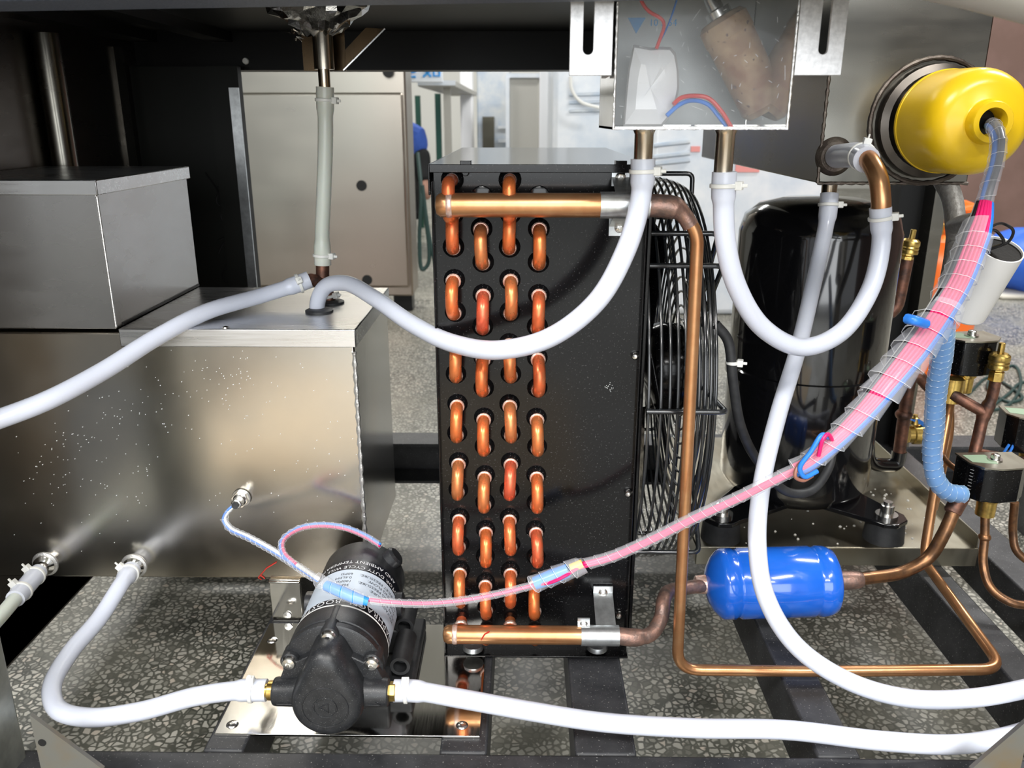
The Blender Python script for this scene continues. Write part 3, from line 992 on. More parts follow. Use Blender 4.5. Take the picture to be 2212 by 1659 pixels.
for i, R_ in enumerate((0.160, 0.146, 0.132, 0.118, 0.104, 0.09, 0.076, 0.062, 0.048)):
    wires.append((FC.x + 0.0605 + 0.002 * i / 8, R_))
for x, R_ in wires:
    MB().ring((x, FC.y, FC.z), (1, 0, 0), R_, 0.0013, 72, 6).build('guard_ring', 'black_wire', fn, smooth=60)
for ph in (52, 42, 6, -45, -92, -140, 92, 135, 185):
    a = math.radians(ph)
    d = Vector((0, -math.cos(a), math.sin(a)))
    c = Vector((FC.x, FC.y, FC.z))
    pts = rounded([c + d * (GR + 0.003) + Vector((0.002, 0, 0)), c + d * (GR + 0.003) + Vector((0.064, 0, 0)), c + d * 0.045 + Vector((0.0655, 0, 0))], 0.006, 5)
    MB().tube(pts, 0.0022, 8).build('guard_bar', 'black_wire', fn, smooth=60)
MB().lathe(FC + Vector((0.03, 0, 0)), (1, 0, 0), [(0, 0.02), (0.002, 0.042), (0.012, 0.046), (0.032, 0.044), (0.036, 0.03), (0.037, 0)], 28).build('fan_motor', 'black_gloss', fn)
for k in range(5):
    a0 = 2 * PI * k / 5 + 0.5
    vv, ff = [], []
    for i in range(6):
        r_ = 0.04 + 0.118 * i / 5
        for j in range(5):
            a = a0 + (j - 2) * (0.17 + 0.02 * i / 5)
            vv.append((FC.x + 0.016 + (j - 2) * 0.006, FC.y + r_ * math.cos(a), FC.z + r_ * math.sin(a)))
    for i in range(5):
        for j in range(4):
            ff.append((i * 5 + j, i * 5 + j + 1, (i + 1) * 5 + j + 1, (i + 1) * 5 + j))
    mb = MB()
    mb.add(vv, ff)
    o = mb.build('fan_blade', 'black_gloss', fn)
    sm = o.modifiers.new('thickness', 'SOLIDIFY')
    sm.thickness = 0.0015
# black fan cord
t = thing('electric_cable', 'thick black cord curving between the fan guard and the compressor', 'cord', W(1690, 1060, 0.70))
cp = spline(WP([(1545, 700, 0.66), (1572, 735, 0.66), (1583, 820, 0.66), (1600, 920, 0.67), (1640, 1000, 0.69), (1700, 1062, 0.70), (1752, 1060, 0.71), (1790, 1010, 0.73), (1800, 950, 0.76)]), 12)
MB().tube(cp, 0.0042, 14).build('cord_tube', 'rubber', t)
cable_tie(t, W(1582, 783, 0.66), (0, 0, 1), 0.0044, (1, -0.3, 0))

# ------------------------------------------------------------------ copper lines
t = thing('copper_line', 'long bright copper pipe dropping beside the fan and running right along the base', 'pipe', W(1480, 1440, 0.592))
pth = rounded([W(1478, 462, 0.592), W(1507, 505, 0.592), W(1484, 1000, 0.592), W(1462, 1447, 0.592), W(1800, 1450, 0.592), W(2168, 1446, 0.592), W(2003, 1222, 0.735)], 0.02, 8)
pth += rounded([W(2003, 1222, 0.735), W(1998, 1190, 0.745), W(2020, 1050, 0.76), W(2052, 870, 0.80)], 0.012, 6)[1:]
MB().tube(pth, 0.0047, 16).build('pipe_run', 'copper_pipe', t, smooth=60)
rp = MB()
e1 = Vector((W(1392, 443, HY).x, HY, ha.z))
rp.tube(spline([e1, W(1440, 446, 0.592), W(1462, 452, 0.592), W(1478, 466, 0.592), W(1492, 488, 0.592)], 6),
        [0.0080] * 6 + [0.0082] * 6 + [0.0076, 0.0072, 0.0068, 0.0064, 0.0062, 0.006] + [0.0058] * 7, 18)
rp.build('brazed_reducer', 'brazed', t)

t = thing('drier_inlet_pipe', 'dull brazed pipe bending from the lower header into the blue cylinder', 'pipe', W(1400, 1385, 0.595))
pth = spline([Vector((W(1330, 1372, HY).x, HY, la.z)), W(1372, 1377, 0.593), W(1405, 1370, 0.598), W(1428, 1335, 0.61), W(1433, 1300, 0.62), W(1442, 1280, 0.635), W(1470, 1272, 0.655), W(1530, 1263, 0.67)], 8)
MB().tube(pth, [0.0074] * 9 + [0.0072, 0.007, 0.0066, 0.006, 0.0064, 0.0062, 0.0062] + [0.0062] * (len(pth) - 16), 16).build('pipe_run', 'brazed', t, smooth=60)

# ------------------------------------------------------------------ blue filter drier
DY = 0.67
da, de = W(1524, 1262, DY), W(1806, 1254, DY)
DR = 0.0318
L = (de - da).length
dx = (de - da).normalized()
fd = thing('filter_drier', 'glossy blue painted filter drier cylinder lying in front of the steel tray', 'cylinder', ((da.x + de.x) / 2, DY, 0))
MB().lathe(da, dx, [(0.0, 0.008), (0.002, 0.016), (0.006, 0.024), (0.011, 0.0295), (0.014, 0.0316), (0.017, DR), (0.024, DR), (0.0255, DR - 0.0012), (0.029, DR - 0.0012), (0.0305, DR), (L - 0.024, DR), (L - 0.0225, DR - 0.001), (L - 0.019, DR - 0.001), (L - 0.017, DR), (L - 0.010, DR * 0.985), (L - 0.004, DR * 0.9), (L - 0.001, DR * 0.72), (L, 0.3 * DR)], 48).build('drier_shell', 'blue_paint', fd, smooth=50)
MB().lathe(da + dx * 0.003, -dx, [(0, 0.014), (0.0015, 0.0135), (0.002, 0.009)], 24).build('end_ring', 'black_plain', fd)
MB().lathe(da + dx * 0.003, -dx, [(0, 0.0088), (0.004, 0.0086), (0.012, 0.008), (0.013, 0.0062)], 20).build('ferrule', 'braze_ring', fd)
MB().lathe(de - dx * 0.002, dx, [(0, 0.012), (0.004, 0.0088), (0.016, 0.0085), (0.022, 0.0078), (0.026, 0.006)], 20).build('ferrule', 'brazed', fd)
t = thing('drier_outlet_pipe', 'tarnished copper pipe curving up from the blue cylinder to the valves', 'pipe', W(1960, 1235, 0.69))
pth = spline([de + dx * 0.015, W(1880, 1248, 0.675), W(1950, 1236, 0.685), W(2005, 1205, 0.69), (W(2040, 1150, 0.69)), W(2062, 1100, 0.695), W(2078, 1068, 0.70)], 8)
MB().tube(pth, 0.0059, 16).build('pipe_run', 'old_copper', t, smooth=60)
MB().lathe(W(2055, 1110, 0.695), W(2078, 1068, 0.70) - W(2055, 1110, 0.695), [(0, 0.006), (0.002, 0.0076), (0.016, 0.0078), (0.018, 0.006)], 16).build('brazed_joint', 'burnt_copper', t)

# ------------------------------------------------------------------ tray and compressor
tx0, tx1 = W(1503, 1195, 0.785).x, W(2114, 1178, 0.785).x
tz = W(1800, 1182, 0.785).z
tr = thing('compressor_tray', 'dirty stainless tray with a folded front lip under the compressor', 'tray', ((tx0 + tx1) / 2, 0.92, 0))
q = MB()
q.box((tx0, 0.785, tz - 0.002), (tx1, 1.10, tz)).box((tx0, 0.783, 0.0), (tx1, 0.785, tz + 0.0005)).box((tx1 - 0.002, 0.785, 0.0), (tx1, 1.10, tz + 0.014)).box((tx0, 0.785, 0.0), (tx0 + 0.002, 1.10, tz))
q.build('tray_pan', 'tray_steel', tr, bevel=0.0008)
cr = MB()
for i in range(110):
    x, y = random.uniform(tx0 + 0.02, tx1 - 0.01), random.uniform(0.79, 0.93)
    if random.random() < 0.55:
        x = random.gauss(W(1960, 1150, 0.80).x, 0.025)
        x = min(max(x, tx0 + 0.01), tx1 - 0.01)
    r_ = random.uniform(0.0006, 0.0018)
    cr.lathe((x, y, tz), (0, 0, 1), [(0, r_), (r_ * 0.8, r_ * 0.7), (r_ * 1.1, 0)], 5)
o = cr.build('crumbs', 'crumb', tr)
o['kind'] = 'stuff'
CC = Vector((W(1747, 700, 0.9).x, 0.90, 0))
cm = thing('compressor', 'large glossy black compressor cylinder standing on rubber feet', 'compressor', (CC.x, CC.y, tz))
R_ = 0.083
MB().lathe(CC, (0, 0, 1), [(0.038, 0.03), (0.039, 0.066), (0.046, 0.077), (0.058, R_), (0.176, R_), (0.177, R_ + 0.003), (0.187, R_ + 0.003), (0.188, R_), (0.335, R_), (0.352, 0.078), (0.363, 0.064), (0.369, 0.04), (0.371, 0)], 64).build('shell', 'compressor_black', cm, smooth=50)
fpz = 0.042
ft = MB()
for px, py in ((1915, 1112), (1560, 1108)):
    c = W(px, py, 0.805)
    c.z = fpz
    e = (c - Vector((CC.x, CC.y, fpz)))
    n = Vector((-e.y, e.x, 0)).normalized()
    ft.prism([Vector((CC.x, CC.y, fpz)) + e * 0.45 + n * 0.034, Vector((CC.x, CC.y, fpz)) + e * 0.45 - n * 0.034, c - n * 0.021 - e.normalized() * 0.006, c - n * 0.019 + e.normalized() * 0.009, c - n * 0.009 + e.normalized() * 0.019, c + n * 0.009 + e.normalized() * 0.019, c + n * 0.019 + e.normalized() * 0.009, c + n * 0.021 - e.normalized() * 0.006], (0, 0, 0.005))
    MB().lathe((c.x, c.y, tz), (0, 0, 1), [(0, 0.021), (fpz - tz, 0.0195)], 28).build('rubber_foot', 'rubber', cm)
    MB().lathe((c.x, c.y, fpz + 0.005), (0, 0, 1), [(0, 0.0115), (0.003, 0.0115), (0.003, 0.007), (0.013, 0.0068), (0.0135, 0.0045), (0.017, 0.0045)], 6 * 3).build('foot_bolt', 'screw_steel', cm)
ft.build('base_plate', 'compressor_black', cm, bevel=0.001)
sv = MB()
sv.tube(rounded([W(1880, 690, 0.93), W(1935, 672, 0.93), W(1950, 600, 0.93), W(1958, 560, 0.93)], 0.012, 6), 0.0075, 16)
sv.build('suction_stub', 'burnt_copper', cm)
b1, b2 = W(1956, 572, 0.93), W(1972, 505, 0.93)


def service_valve(name, parent, a, e, k=1.0):
    d = (e - a).normalized()
    v = MB()
    v.lathe(a, d, [(0, 0.0062 * k), (0.008 * k, 0.0062 * k), (0.009 * k, 0.005 * k), (0.011 * k, 0.005 * k)], 6)
    v.lathe(a, d, [(0.011 * k, 0.0085 * k), (0.013 * k, 0.0088 * k), (0.015 * k, 0.0082 * k), (0.0165 * k, 0.0088 * k), (0.018 * k, 0.0082 * k), (0.0195 * k, 0.0088 * k), (0.023 * k, 0.0085 * k), (0.025 * k, 0.006 * k)], 18)
    v.lathe(a, d, [(0.024 * k, 0.0028 * k), (0.034 * k, 0.0026 * k)], 10)
    return v.build(name, 'brass', parent, bevel=0.0003)


service_valve('service_valve', cm, b1, b2, 1.15)
sp = MB()
sp.tube(rounded([W(2020, 850, 0.95), W(1985, 812, 0.95), W(1966, 815, 0.95), W(1950, 920, 0.95), W(1942, 985, 0.95)], 0.015, 6), 0.0072, 16)
sp.lathe(W(1952, 898, 0.95), (0, 0, 1), [(-0.003, 0.008), (0, 0.0098), (0.003, 0.0098), (0.006, 0.008)], 16)
sp.build('discharge_pipe', 'burnt_copper', cm)
MB().tube(rounded([W(1943, 975, 0.95), W(1938, 1005, 0.95), W(1875, 1005, 0.94), W(1872, 940, 0.92)], 0.02, 8), 0.0085, 16).build('elbow', 'compressor_black', cm)

# brass ball valve with blue handle
t = thing('ball_valve', 'small brass ball valve with a blue handle behind the compressor', 'valve', W(1985, 945, 1.0))
MB().lathe(W(1960, 938, 1.0), W(2012, 938, 1.0) - W(1960, 938, 1.0), [(0, 0.011), (0.006, 0.011), (0.007, 0.013), (0.018, 0.013), (0.019, 0.0105), (0.03, 0.0105)], 20).build('valve_body', 'brass', t)
MB().lathe(W(1975, 915, 1.0), (0, 0, 1), [(0, 0.006), (0.008, 0.005), (0.009, 0.003), (0.012, 0.003)], 12).build('stem', 'brass', t)
MB().prism([W(1968, 908, 0.995), W(1985, 905, 0.995), W(2015, 925, 0.995), W(2015, 940, 0.995), W(1990, 918, 0.995)], (0, 0.004, 0)).build('handle', 'wire_blue', t)

# ------------------------------------------------------------------ solenoid valves


def solenoid(name, label, px, py, Y, w, h, yawdeg):
    c = W(px, py, Y)
    rot = Matrix.Rotation(math.radians(yawdeg), 3, 'Z')
    t = thing(name, label, 'valve', (c.x, c.y, c.z - h / 2 - 0.03))
    hw = w / 2
    poly = [(-hw, -0.006), (-hw * 0.72, -0.017), (-hw * 0.2, -0.021), (hw * 0.55, -0.019), (hw, -0.008), (hw, 0.018), (-hw, 0.018)]
    P = [c + rot @ Vector((x, y, -h / 2)) for x, y in poly]
    MB().prism(P, (0, 0, h)).build('coil', 'black_gloss', t, bevel=0.0012)
    P2 = [c + rot @ Vector((x * 1.03, y * 1.03, h / 2)) for x, y in poly]
    tp = MB().prism(P2, (0, 0, 0.0015)).build('top_plate', 'tray_steel', t)
    MB().prism([c + rot @ Vector(v) for v in ((-hw * 0.9, -0.004, h / 2 + 0.0016), (-hw * 0.1, -0.010, h / 2 + 0.0016), (-hw * 0.1, 0.012, h / 2 + 0.0016), (-hw * 0.9, 0.012, h / 2 + 0.0016))], (0, 0, 0.0002)).build('label', 'label_green', tp)
    MB().lathe(c + Vector((0, 0, h / 2 + 0.0015)), (0, 0, 1), [(0, 0.0065), (0.0015, 0.0065), (0.0015, 0.0042), (0.005, 0.004), (0.006, 0.0025)], 12).build('screw', 'screw_steel', t)
    MB().lathe(c + Vector((0, 0, -h / 2 - 0.0015)), (0, 0, -1), [(0, 0.011), (0.004, 0.0105), (0.005, 0.0088), (0.02, 0.0085), (0.021, 0.006)], 20).build('stem', 'brass', t)
    return t, c


simple('label_green', (0.36, 0.50, 0.34), 0.5)
simple('ink_white', (0.3, 0.3, 0.3), 0.6)
vA, cA = solenoid('solenoid_valve', 'black solenoid valve above the brass block, below the white cylinder', 2092, 765, 0.80, 0.050, 0.034, 8)
bb = MB()
ba = W(2054, 832, 0.79)
bb.lathe(W(2060, 812, 0.79), W(2048, 872, 0.79) - W(2060, 812, 0.79), [(0, 0.008), (0.002, 0.0112), (0.026, 0.0112), (0.027, 0.008)], 20)
bb.build('brass_block', 'brass', vA)
pb = MB()
pb.tube(rounded([W(2058, 852, 0.782), W(2085, 868, 0.775), W(2124, 890, 0.77)], 0.006, 4), 0.0055, 14)
pb.tube(spline(WP([(2152, 815, 0.77), (2142, 860, 0.77), (2124, 900, 0.77), (2112, 950, 0.765), (2100, 1000, 0.755), (2080, 1080, 0.735)]), 6), [0.0052] * 8 + [0.0064] * 5 + [0.0056] * 18, 14)
pb.tube(spline(WP([(2108, 978, 0.76), (2150, 985, 0.765), (2225, 1000, 0.775)]), 6), 0.0048, 14)
pb.build('pipe_tree', 'burnt_copper', vA)
service_valve('service_valve', vA, W(2150, 822, 0.77), W(2160, 770, 0.77), 1.1)
MB().tube(spline(WP([(2050, 868, 0.80), (2050, 930, 0.80), (2035, 1010, 0.79), (2015, 1100, 0.775)]), 8), 0.0046, 14).build('liquid_pipe', 'copper_pipe', vA)
MB().tube(spline(WP([(2030, 955, 0.79), (2040, 990, 0.77), (2068, 1015, 0.75), (2090, 1025, 0.735)]), 8), 0.0030, 12).build('thin_pipe', 'old_copper', vA)
vB, cB = solenoid('solenoid_valve', 'black solenoid valve with a steel top and brass stem, lowest of three', 2142, 1032, 0.72, 0.053, 0.033, 3)
bt = MB()
bt.tube(spline(WP([(2128, 1108, 0.72), (2127, 1160, 0.715), (2124, 1220, 0.705), (2140, 1270, 0.69), (2180, 1300, 0.68), (2240, 1310, 0.68)]), 8), 0.0040, 14)
bt.lathe(W(2127, 1160, 0.715), (0, 0, -1), [(-0.003, 0.0042), (-0.001, 0.0056), (0.001, 0.0056), (0.003, 0.0042)], 14)
bt.tube(spline(WP([(2192, 1085, 0.73), (2188, 1150, 0.73), (2196, 1190, 0.725), (2240, 1225, 0.72)]), 8), 0.0038, 14)
bt.build('outlet_pipe', 'old_copper', vB)
ew = MB()
for i in range(7):
    x0 = W(2089, 1000 + i * 8, 0.70)
    ew.obox(cB + Vector((-0.0248, -0.0095, 0.012 - i * 0.0032)), (0.0002, 0.0002, 0), (0.0008, -0.0015, 0), (0, 0, 0.0003))
ew.build('rating_print', 'ink_white', vB)
vC, cC = solenoid('solenoid_valve', 'black solenoid valve cut off by the right edge of the picture', 2232, 932, 0.80, 0.058, 0.036, -12)
cw = MB()
cw.tube(spline(WP([(2180, 960, 0.79), (2170, 975, 0.788), (2163, 990, 0.785)]), 5), 0.0013, 8).tube(spline(WP([(2190, 960, 0.79), (2182, 975, 0.788), (2174, 990, 0.785)]), 5), 0.0013, 8)
cw.build('coil_wires', 'wire_blue', vC)

# ------------------------------------------------------------------ upper steel tank, yellow cap
EY = 0.75
EX0, EX1, EZ0 = W(1766, 392, EY).x, W(2166, 120, EY).x, W(1900, 396, EY).z
ev = thing('upper_tank', 'welded stainless tank at the upper right behind the yellow cap', 'tank', ((EX0 + EX1) / 2, 1.0, EZ0))
MB().box((EX0, EY, EZ0), (EX1 - 0.012, 1.25, 0.66)).build('tank_body', 'evap_steel', ev, bevel=0.0015)
xe = W(2112, 396, EY).x
sm = MB()


def bead(mb, a, e, r, step=0.003):
    n = max(3, int((e - a).length / step))
    mb.tube([a.lerp(e, i / n) + Vector((0, -0.0004, 0)) for i in range(n + 1)], [r * (1 + 0.35 * math.sin(i * 2.1)) for i in range(n + 1)], 6)


bead(sm, Vector((EX0, EY, EZ0)), Vector((EX0, EY, 0.62)), 0.0014)
bead(sm, Vector((EX0, EY, EZ0)), Vector((EX1 - 0.012, EY, EZ0)), 0.0013)
sm.build('weld_seam', 'weld', ev)
# cap axis along Y
NC = W(2130, 264, 0.66)
wr = MB()
nb = 90
pts = [NC + Vector((0.051 * math.cos(2 * PI * i / nb), EY - NC.y - 0.0005, 0.051 * math.sin(2 * PI * i / nb))) for i in range(nb)]
wr.tube(pts, [0.0022 * (1 + 0.15 * math.sin(i * 2.3) + 0.1 * math.sin(i * 0.7)) for i in range(nb)], 8, caps=False, closed=True)
wr.build('weld_ring', 'weld', ev)
MB().lathe(NC + Vector((0, EY - NC.y, 0)), (0, -1, 0), [(0, 0.047), (0.010, 0.046), (0.012, 0.040), (0.026, 0.038)], 40).build('flange', 'dark_steel', ev)
es = W(1802, 338, EY)
ed = (W(1848, 334, 0.70) - es).normalized()
MB().lathe(es, (0, -1, 0), [(0, 0.0165), (0.002, 0.015), (0.004, 0.0125)], 28).build('weld_ring', 'weld', ev)
MB().lathe(es, ed, [(0, 0.0085), (0.02, 0.0085)], 20).build('side_stub', 'pipe_steel', ev)
MB().lathe(W(1792, 400, 0.775) + Vector((0, 0, 0.006)), (0, 0, -1), [(0, 0.007), (0.016, 0.0066)], 18).build('bottom_stub', 'pipe_steel', ev)
cap = thing('yellow_cap', 'bright yellow round plastic cap with a hole for the wires', 'cap', (NC.x, 0.69, NC.z - 0.042))
CR = 0.0412
MB().lathe(NC + Vector((0, 0.065, 0)), (0, -1, 0), [(0, CR * 0.94), (0, CR), (0.003, CR), (0.0035, CR * 0.985), (0.040, CR * 0.97), (0.050, CR * 0.955), (0.057, CR * 0.90), (0.062, CR * 0.80), (0.0645, CR * 0.66), (0.065, 0.0175), (0.066, 0.0162), (0.074, 0.0155), (0.0755, 0.0145), (0.0755, 0.0105), (0.073, 0.0095), (0.052, 0.0095), (0.052, 0.0)], 56).build('cap_shell', 'yellow_plastic', cap, smooth=45)
MB().lathe(NC + Vector((0, 0.006, 0)), (0, -1, 0), [(0, 0.0094), (0.0004, 0.0094)], 20).build('hole_shade', 'black_plain', cap)  # black disc paints the shade inside the wire hole
# copper elbow with its clear sleeve
el = thing('copper_elbow', 'orange copper elbow joining the upper tank to the U shaped hose', 'pipe', W(1903, 470, 0.645))
MB().tube(spline(WP([(1848, 333, 0.70), (1876, 345, 0.668), (1897, 385, 0.65), (1903, 430, 0.645), (1903, 475, 0.645)]), 8), 0.0072, 18).build('elbow_tube', 'copper_pipe', el, smooth=60)
MB().tube(spline([es + ed * 0.006, es + ed * 0.03, W(1855, 336, 0.69), W(1872, 345, 0.668)], 6), [0.0098] * 8 + [0.0100] * 11, 22).build('sleeve', 'silicone', el)
cable_tie(el, W(1862, 338, 0.682), W(1870, 345, 0.668) - W(1850, 334, 0.70), 0.0100, (0.2, 0, 1))

# grey rounded duct crossing the top right corner
t = thing('grey_duct', 'smooth pale grey duct crossing the top right corner', 'duct', W(2100, 60, 0.42))
MB().tube(spline(WP([(1500, -480, 0.43), (1640, -260, 0.43), (1800, -150, 0.43), (2000, -105, 0.42), (2130, -78, 0.41), (2330, -28, 0.40), (2700, 70, 0.39), (3100, 150, 0.39)]), 10), 0.019, 24).build('duct_tube', 'grey_duct', t)

# ------------------------------------------------------------------ shiny hanging box with two slotted brackets
BY0, BY1 = 0.52, 0.616
BX0, BX1 = W(1326, 200, BY0).x, W(1709, 200, BY0).x
BZ0, BZ1 = W(1500, 280, BY0).z, 0.60
fb = thing('hanging_box', 'shiny steel box with a scratched clear front hanging between slotted brackets', 'box', ((BX0 + BX1) / 2, 0.568, BZ0))
q = MB()
q.box((BX0, BY0 + 0.001, BZ0), (BX0 + 0.001, BY1, BZ1)).box((BX1 - 0.001, BY0 + 0.001, BZ0), (BX1, BY1, BZ1)).box((BX0, BY1 - 0.001, BZ0), (BX1, BY1, BZ1)).box((BX0, BY0, BZ0), (BX1, BY1, BZ0 + 0.0015))
q.build('box_shell', 'mirror_steel', fb)
MB().box((BX0 + 0.0015, BY1 - 0.0022, BZ0 + 0.002), (BX1 - 0.0015, BY1 - 0.0012, BZ1)).build('added_backing', 'film_pale', fb)  # added matte pale panel, makes the box interior look lighter
MB().box((BX0 + 0.001, BY0, BZ0 + 0.0015), (BX1 - 0.001, BY0 + 0.0015, BZ1)).build('front_pane', 'acrylic', fb)
sm = MB()
bead(sm, Vector((BX0 + 0.0005, BY0, BZ0)), Vector((BX0 + 0.0005, BY0, BZ1)), 0.0007, 0.002)
bead(sm, Vector((BX1 - 0.0005, BY0, BZ0)), Vector((BX1 - 0.0005, BY0, BZ1)), 0.0007, 0.002)
bead(sm, Vector((BX0, BY0, BZ0 + 0.0005)), Vector((BX1, BY0, BZ0 + 0.0005)), 0.0006, 0.003)
sm.build('edge_seam', 'weld_bright', fb)
scx = MB()
for i in range(60):
    c = Vector((random.uniform(BX0 + 0.004, BX1 - 0.004), BY0 - 0.0002, random.uniform(BZ0 + 0.003, BZ0 + 0.075)))
    a = random.uniform(0, PI)
    l = random.uniform(0.0004, 0.003) if i < 52 else random.uniform(0.004, 0.009)
    scx.tube([c, c + Vector((math.cos(a) * l, 0, math.sin(a) * l))], 0.00010, 4)
scx.build('scratches', 'label_white', fb)
bl = MB()
for px, py in ((1375, 52), (1650, 78)):
    p = W(px, py, BY1 - 0.003)
    bl.prism([p + Vector((-0.006, 0, 0.004)), p + Vector((0.006, 0, 0.004)), p + Vector((0, 0, -0.006))], (0, 0.0003, 0))
bl.build('film_print', 'sign_blue', fb)
for px, y1 in ((1391, 350), (1567, 378)):
    c = W(px, 300, 0.57)
    zb = W(px, y1, 0.57).z
    MB().lathe((c.x, 0.57, BZ0 + 0.0005), (0, 0, -1), [(0, 0.0082), (0.001, 0.0075), (0.004, 0.0062), (BZ0 - zb + 0.004, 0.0061)], 24).build('outlet_pipe', 'pipe_steel', fb)
# objects modelled behind the clear pane
ins = thing('white_cover', 'crumpled white plastic cover inside the shiny hanging box', 'cover', W(1400, 270, 0.56))
wp = []
outl = [(1368, 96), (1385, 99), (1405, 103), (1430, 101), (1450, 102), (1460, 115), (1466, 150), (1467, 190), (1460, 225), (1445, 255), (1430, 274), (1346, 274), (1350, 220), (1357, 150)]
vv, ff = [], []
n = len(outl)
cx_, cy_ = 1405, 190
for rr_, dy in ((1.0, 0.0), (0.93, -0.006), (0.55, -0.011), (0.0, -0.013)):
    for a, c in outl:
        vv.append(W(cx_ + (a - cx_) * rr_, cy_ + (c - cy_) * rr_, 0.565 + dy + (random.uniform(-0.0012, 0.0012) if rr_ < 1 else 0)))
for i in range(3):
    for k in range(n):
        k2 = (k + 1) % n
        ff.append((i * n + k, i * n + k2, (i + 1) * n + k2, (i + 1) * n + k))
ff.append(tuple(range(n - 1, -1, -1)))
MB().add(vv, ff).build('cover_sheet', 'white_sheet', ins, smooth=25)
fl = thing('float_cylinder', 'stained brown cylindrical float tilted inside the shiny hanging box', 'float', W(1640, 250, 0.575))
fa, fb_ = W(1555, 35, 0.575), W(1655, 240, 0.572)
fdv = (fb_ - fa).normalized()
Lf = (fb_ - fa).length
MB().lathe(fa, fdv, [(0, 0.006), (0.001, 0.013), (0.004, 0.0158), (0.014, 0.0162), (0.015, 0.0155), (Lf - 0.004, 0.0150), (Lf, 0.012), (Lf + 0.001, 0)], 30).build('float_body', 'float_brown', fl)
MB().lathe(fa, -fdv, [(-0.001, 0.008), (0.004, 0.008), (0.005, 0.005), (0.02, 0.0045)], 12).build('float_nut', 'screw_steel', fl)
fw = thing('box_wires', 'red and blue wires arching inside the shiny hanging box', 'wire', W(1510, 270, 0.56))
MB().tube(spline(WP([(1455, 225, 0.548), (1470, 212, 0.55), (1500, 207, 0.555), (1530, 212, 0.556), (1558, 240, 0.556), (1580, 275, 0.557)]), 8), 0.0014, 10).build('red_wire', 'wire_scarlet', fw)
MB().tube(spline(WP([(1440, 250, 0.548), (1468, 226, 0.55), (1500, 217, 0.558), (1530, 226, 0.559), (1550, 248, 0.56), (1572, 276, 0.56)]), 8), 0.0014, 10).build('blue_wire', 'wire_blue', fw)
MB().tube(rounded(WP([(1378, -15, 0.56), (1395, 22, 0.56), (1440, 45, 0.56), (1418, 105, 0.558)]), 0.006, 6), 0.0011, 10).build('red_wire', 'wire_scarlet', fw)
MB().tube(spline(WP([(1465, -10, 0.575), (1445, 50, 0.575), (1420, 100, 0.57)]), 6), 0.0006, 8).build('blue_wire', 'wire_blue', fw)
for nm, lab, (x0, x1, xs0, xs1), yb in (('slotted_bracket', 'brushed bracket with an open slot left of the shiny hanging box', (1231, 1324, 1260, 1282), 163), ('slotted_bracket', 'brushed bracket with an open slot right of the shiny hanging box', (1723, 1826, 1771, 1791), 163)):
    BYK = 0.523
    a, c = W(x0, 80, BYK).x, W(x1, 80, BYK).x
    s0, s1 = W(xs0, 80, BYK).x, W(xs1, 80, BYK).x
    zb, zs = W(1300, yb, BYK).z, W(1270, 118, BYK).z
    rr_ = (s1 - s0) / 2
    poly = [(a, zb), (c, zb), (c, 0.60), (s1, 0.60)] + [((s0 + s1) / 2 + rr_ * math.cos(PI * k / 8), zs + rr_ - rr_ * math.sin(PI * k / 8)) for k in range(9)] + [(s0, 0.60), (a, 0.60)]
    t = thing(nm, lab, 'bracket', ((a + c) / 2, BYK, zb), 'slotted brackets')
    MB().prism([(x, BYK, z) for x, z in poly], (0, 0.0025, 0)).build('bracket_face', 'brushed_alu', t, bevel=0.0003)
    sx_ = c - 0.0025 if x0 < 1500 else a
    MB().box((sx_, BYK + 0.0026, zb), (sx_ + 0.0025, BYK + 0.04, 0.60)).build('bracket_flange', 'brushed_alu', t)

# ------------------------------------------------------------------ pump on its plate
PX = (W(712, 1497, 0.5).x + W(783, 1262, 0.65).x) / 2
PZ, PR = 0.0605, 0.0360
z1 = 0.0022
pl = thing('pump_plate', 'polished stainless plate screwed to the rails under the pump', 'plate', (PX, 0.6, 0))
c1, c2 = W(457, 1596, Z=z1), W(1036, 1598, Z=z1)
MB().box((c1.x, 0.521, 0.0), (c2.x, 0.667, z1)).build('plate_sheet', 'mirror_steel', pl, bevel=0.0004)
sc_ = MB()
for px, py in ((502, 1565), (588, 1383), (998, 1567)):
    sc_.lathe(W(px, py, Z=z1), (0, 0, 1), [(0, 0.0048), (0.0006, 0.0045), (0.0016, 0.0028), (0.0018, 0.0012), (0.0010, 0.0008)], 16)
    MB().lathe(W(px, py, Z=z1), (0, 0, 1), [(0, 0.0048), (0.0006, 0.0045), (0.0016, 0.0028), (0.0018, 0.0012), (0.0010, 0.0008)], 16).build('screw', 'screw_steel', pl)
pu = thing('diaphragm_pump', 'black diaphragm pump with a pale blue printed label and brass ports', 'pump', (PX, 0.58, z1))


def cyl(prof, name, mat, seg=56, smooth=35):
    """prof in (world Y, radius); axis along -Y"""
    return MB().lathe((PX, 0, PZ), (0, -1, 0), [(-y, r) for y, r in prof], seg, ref=(0, 0, 1)).build(name, mat, pu, smooth=smooth)


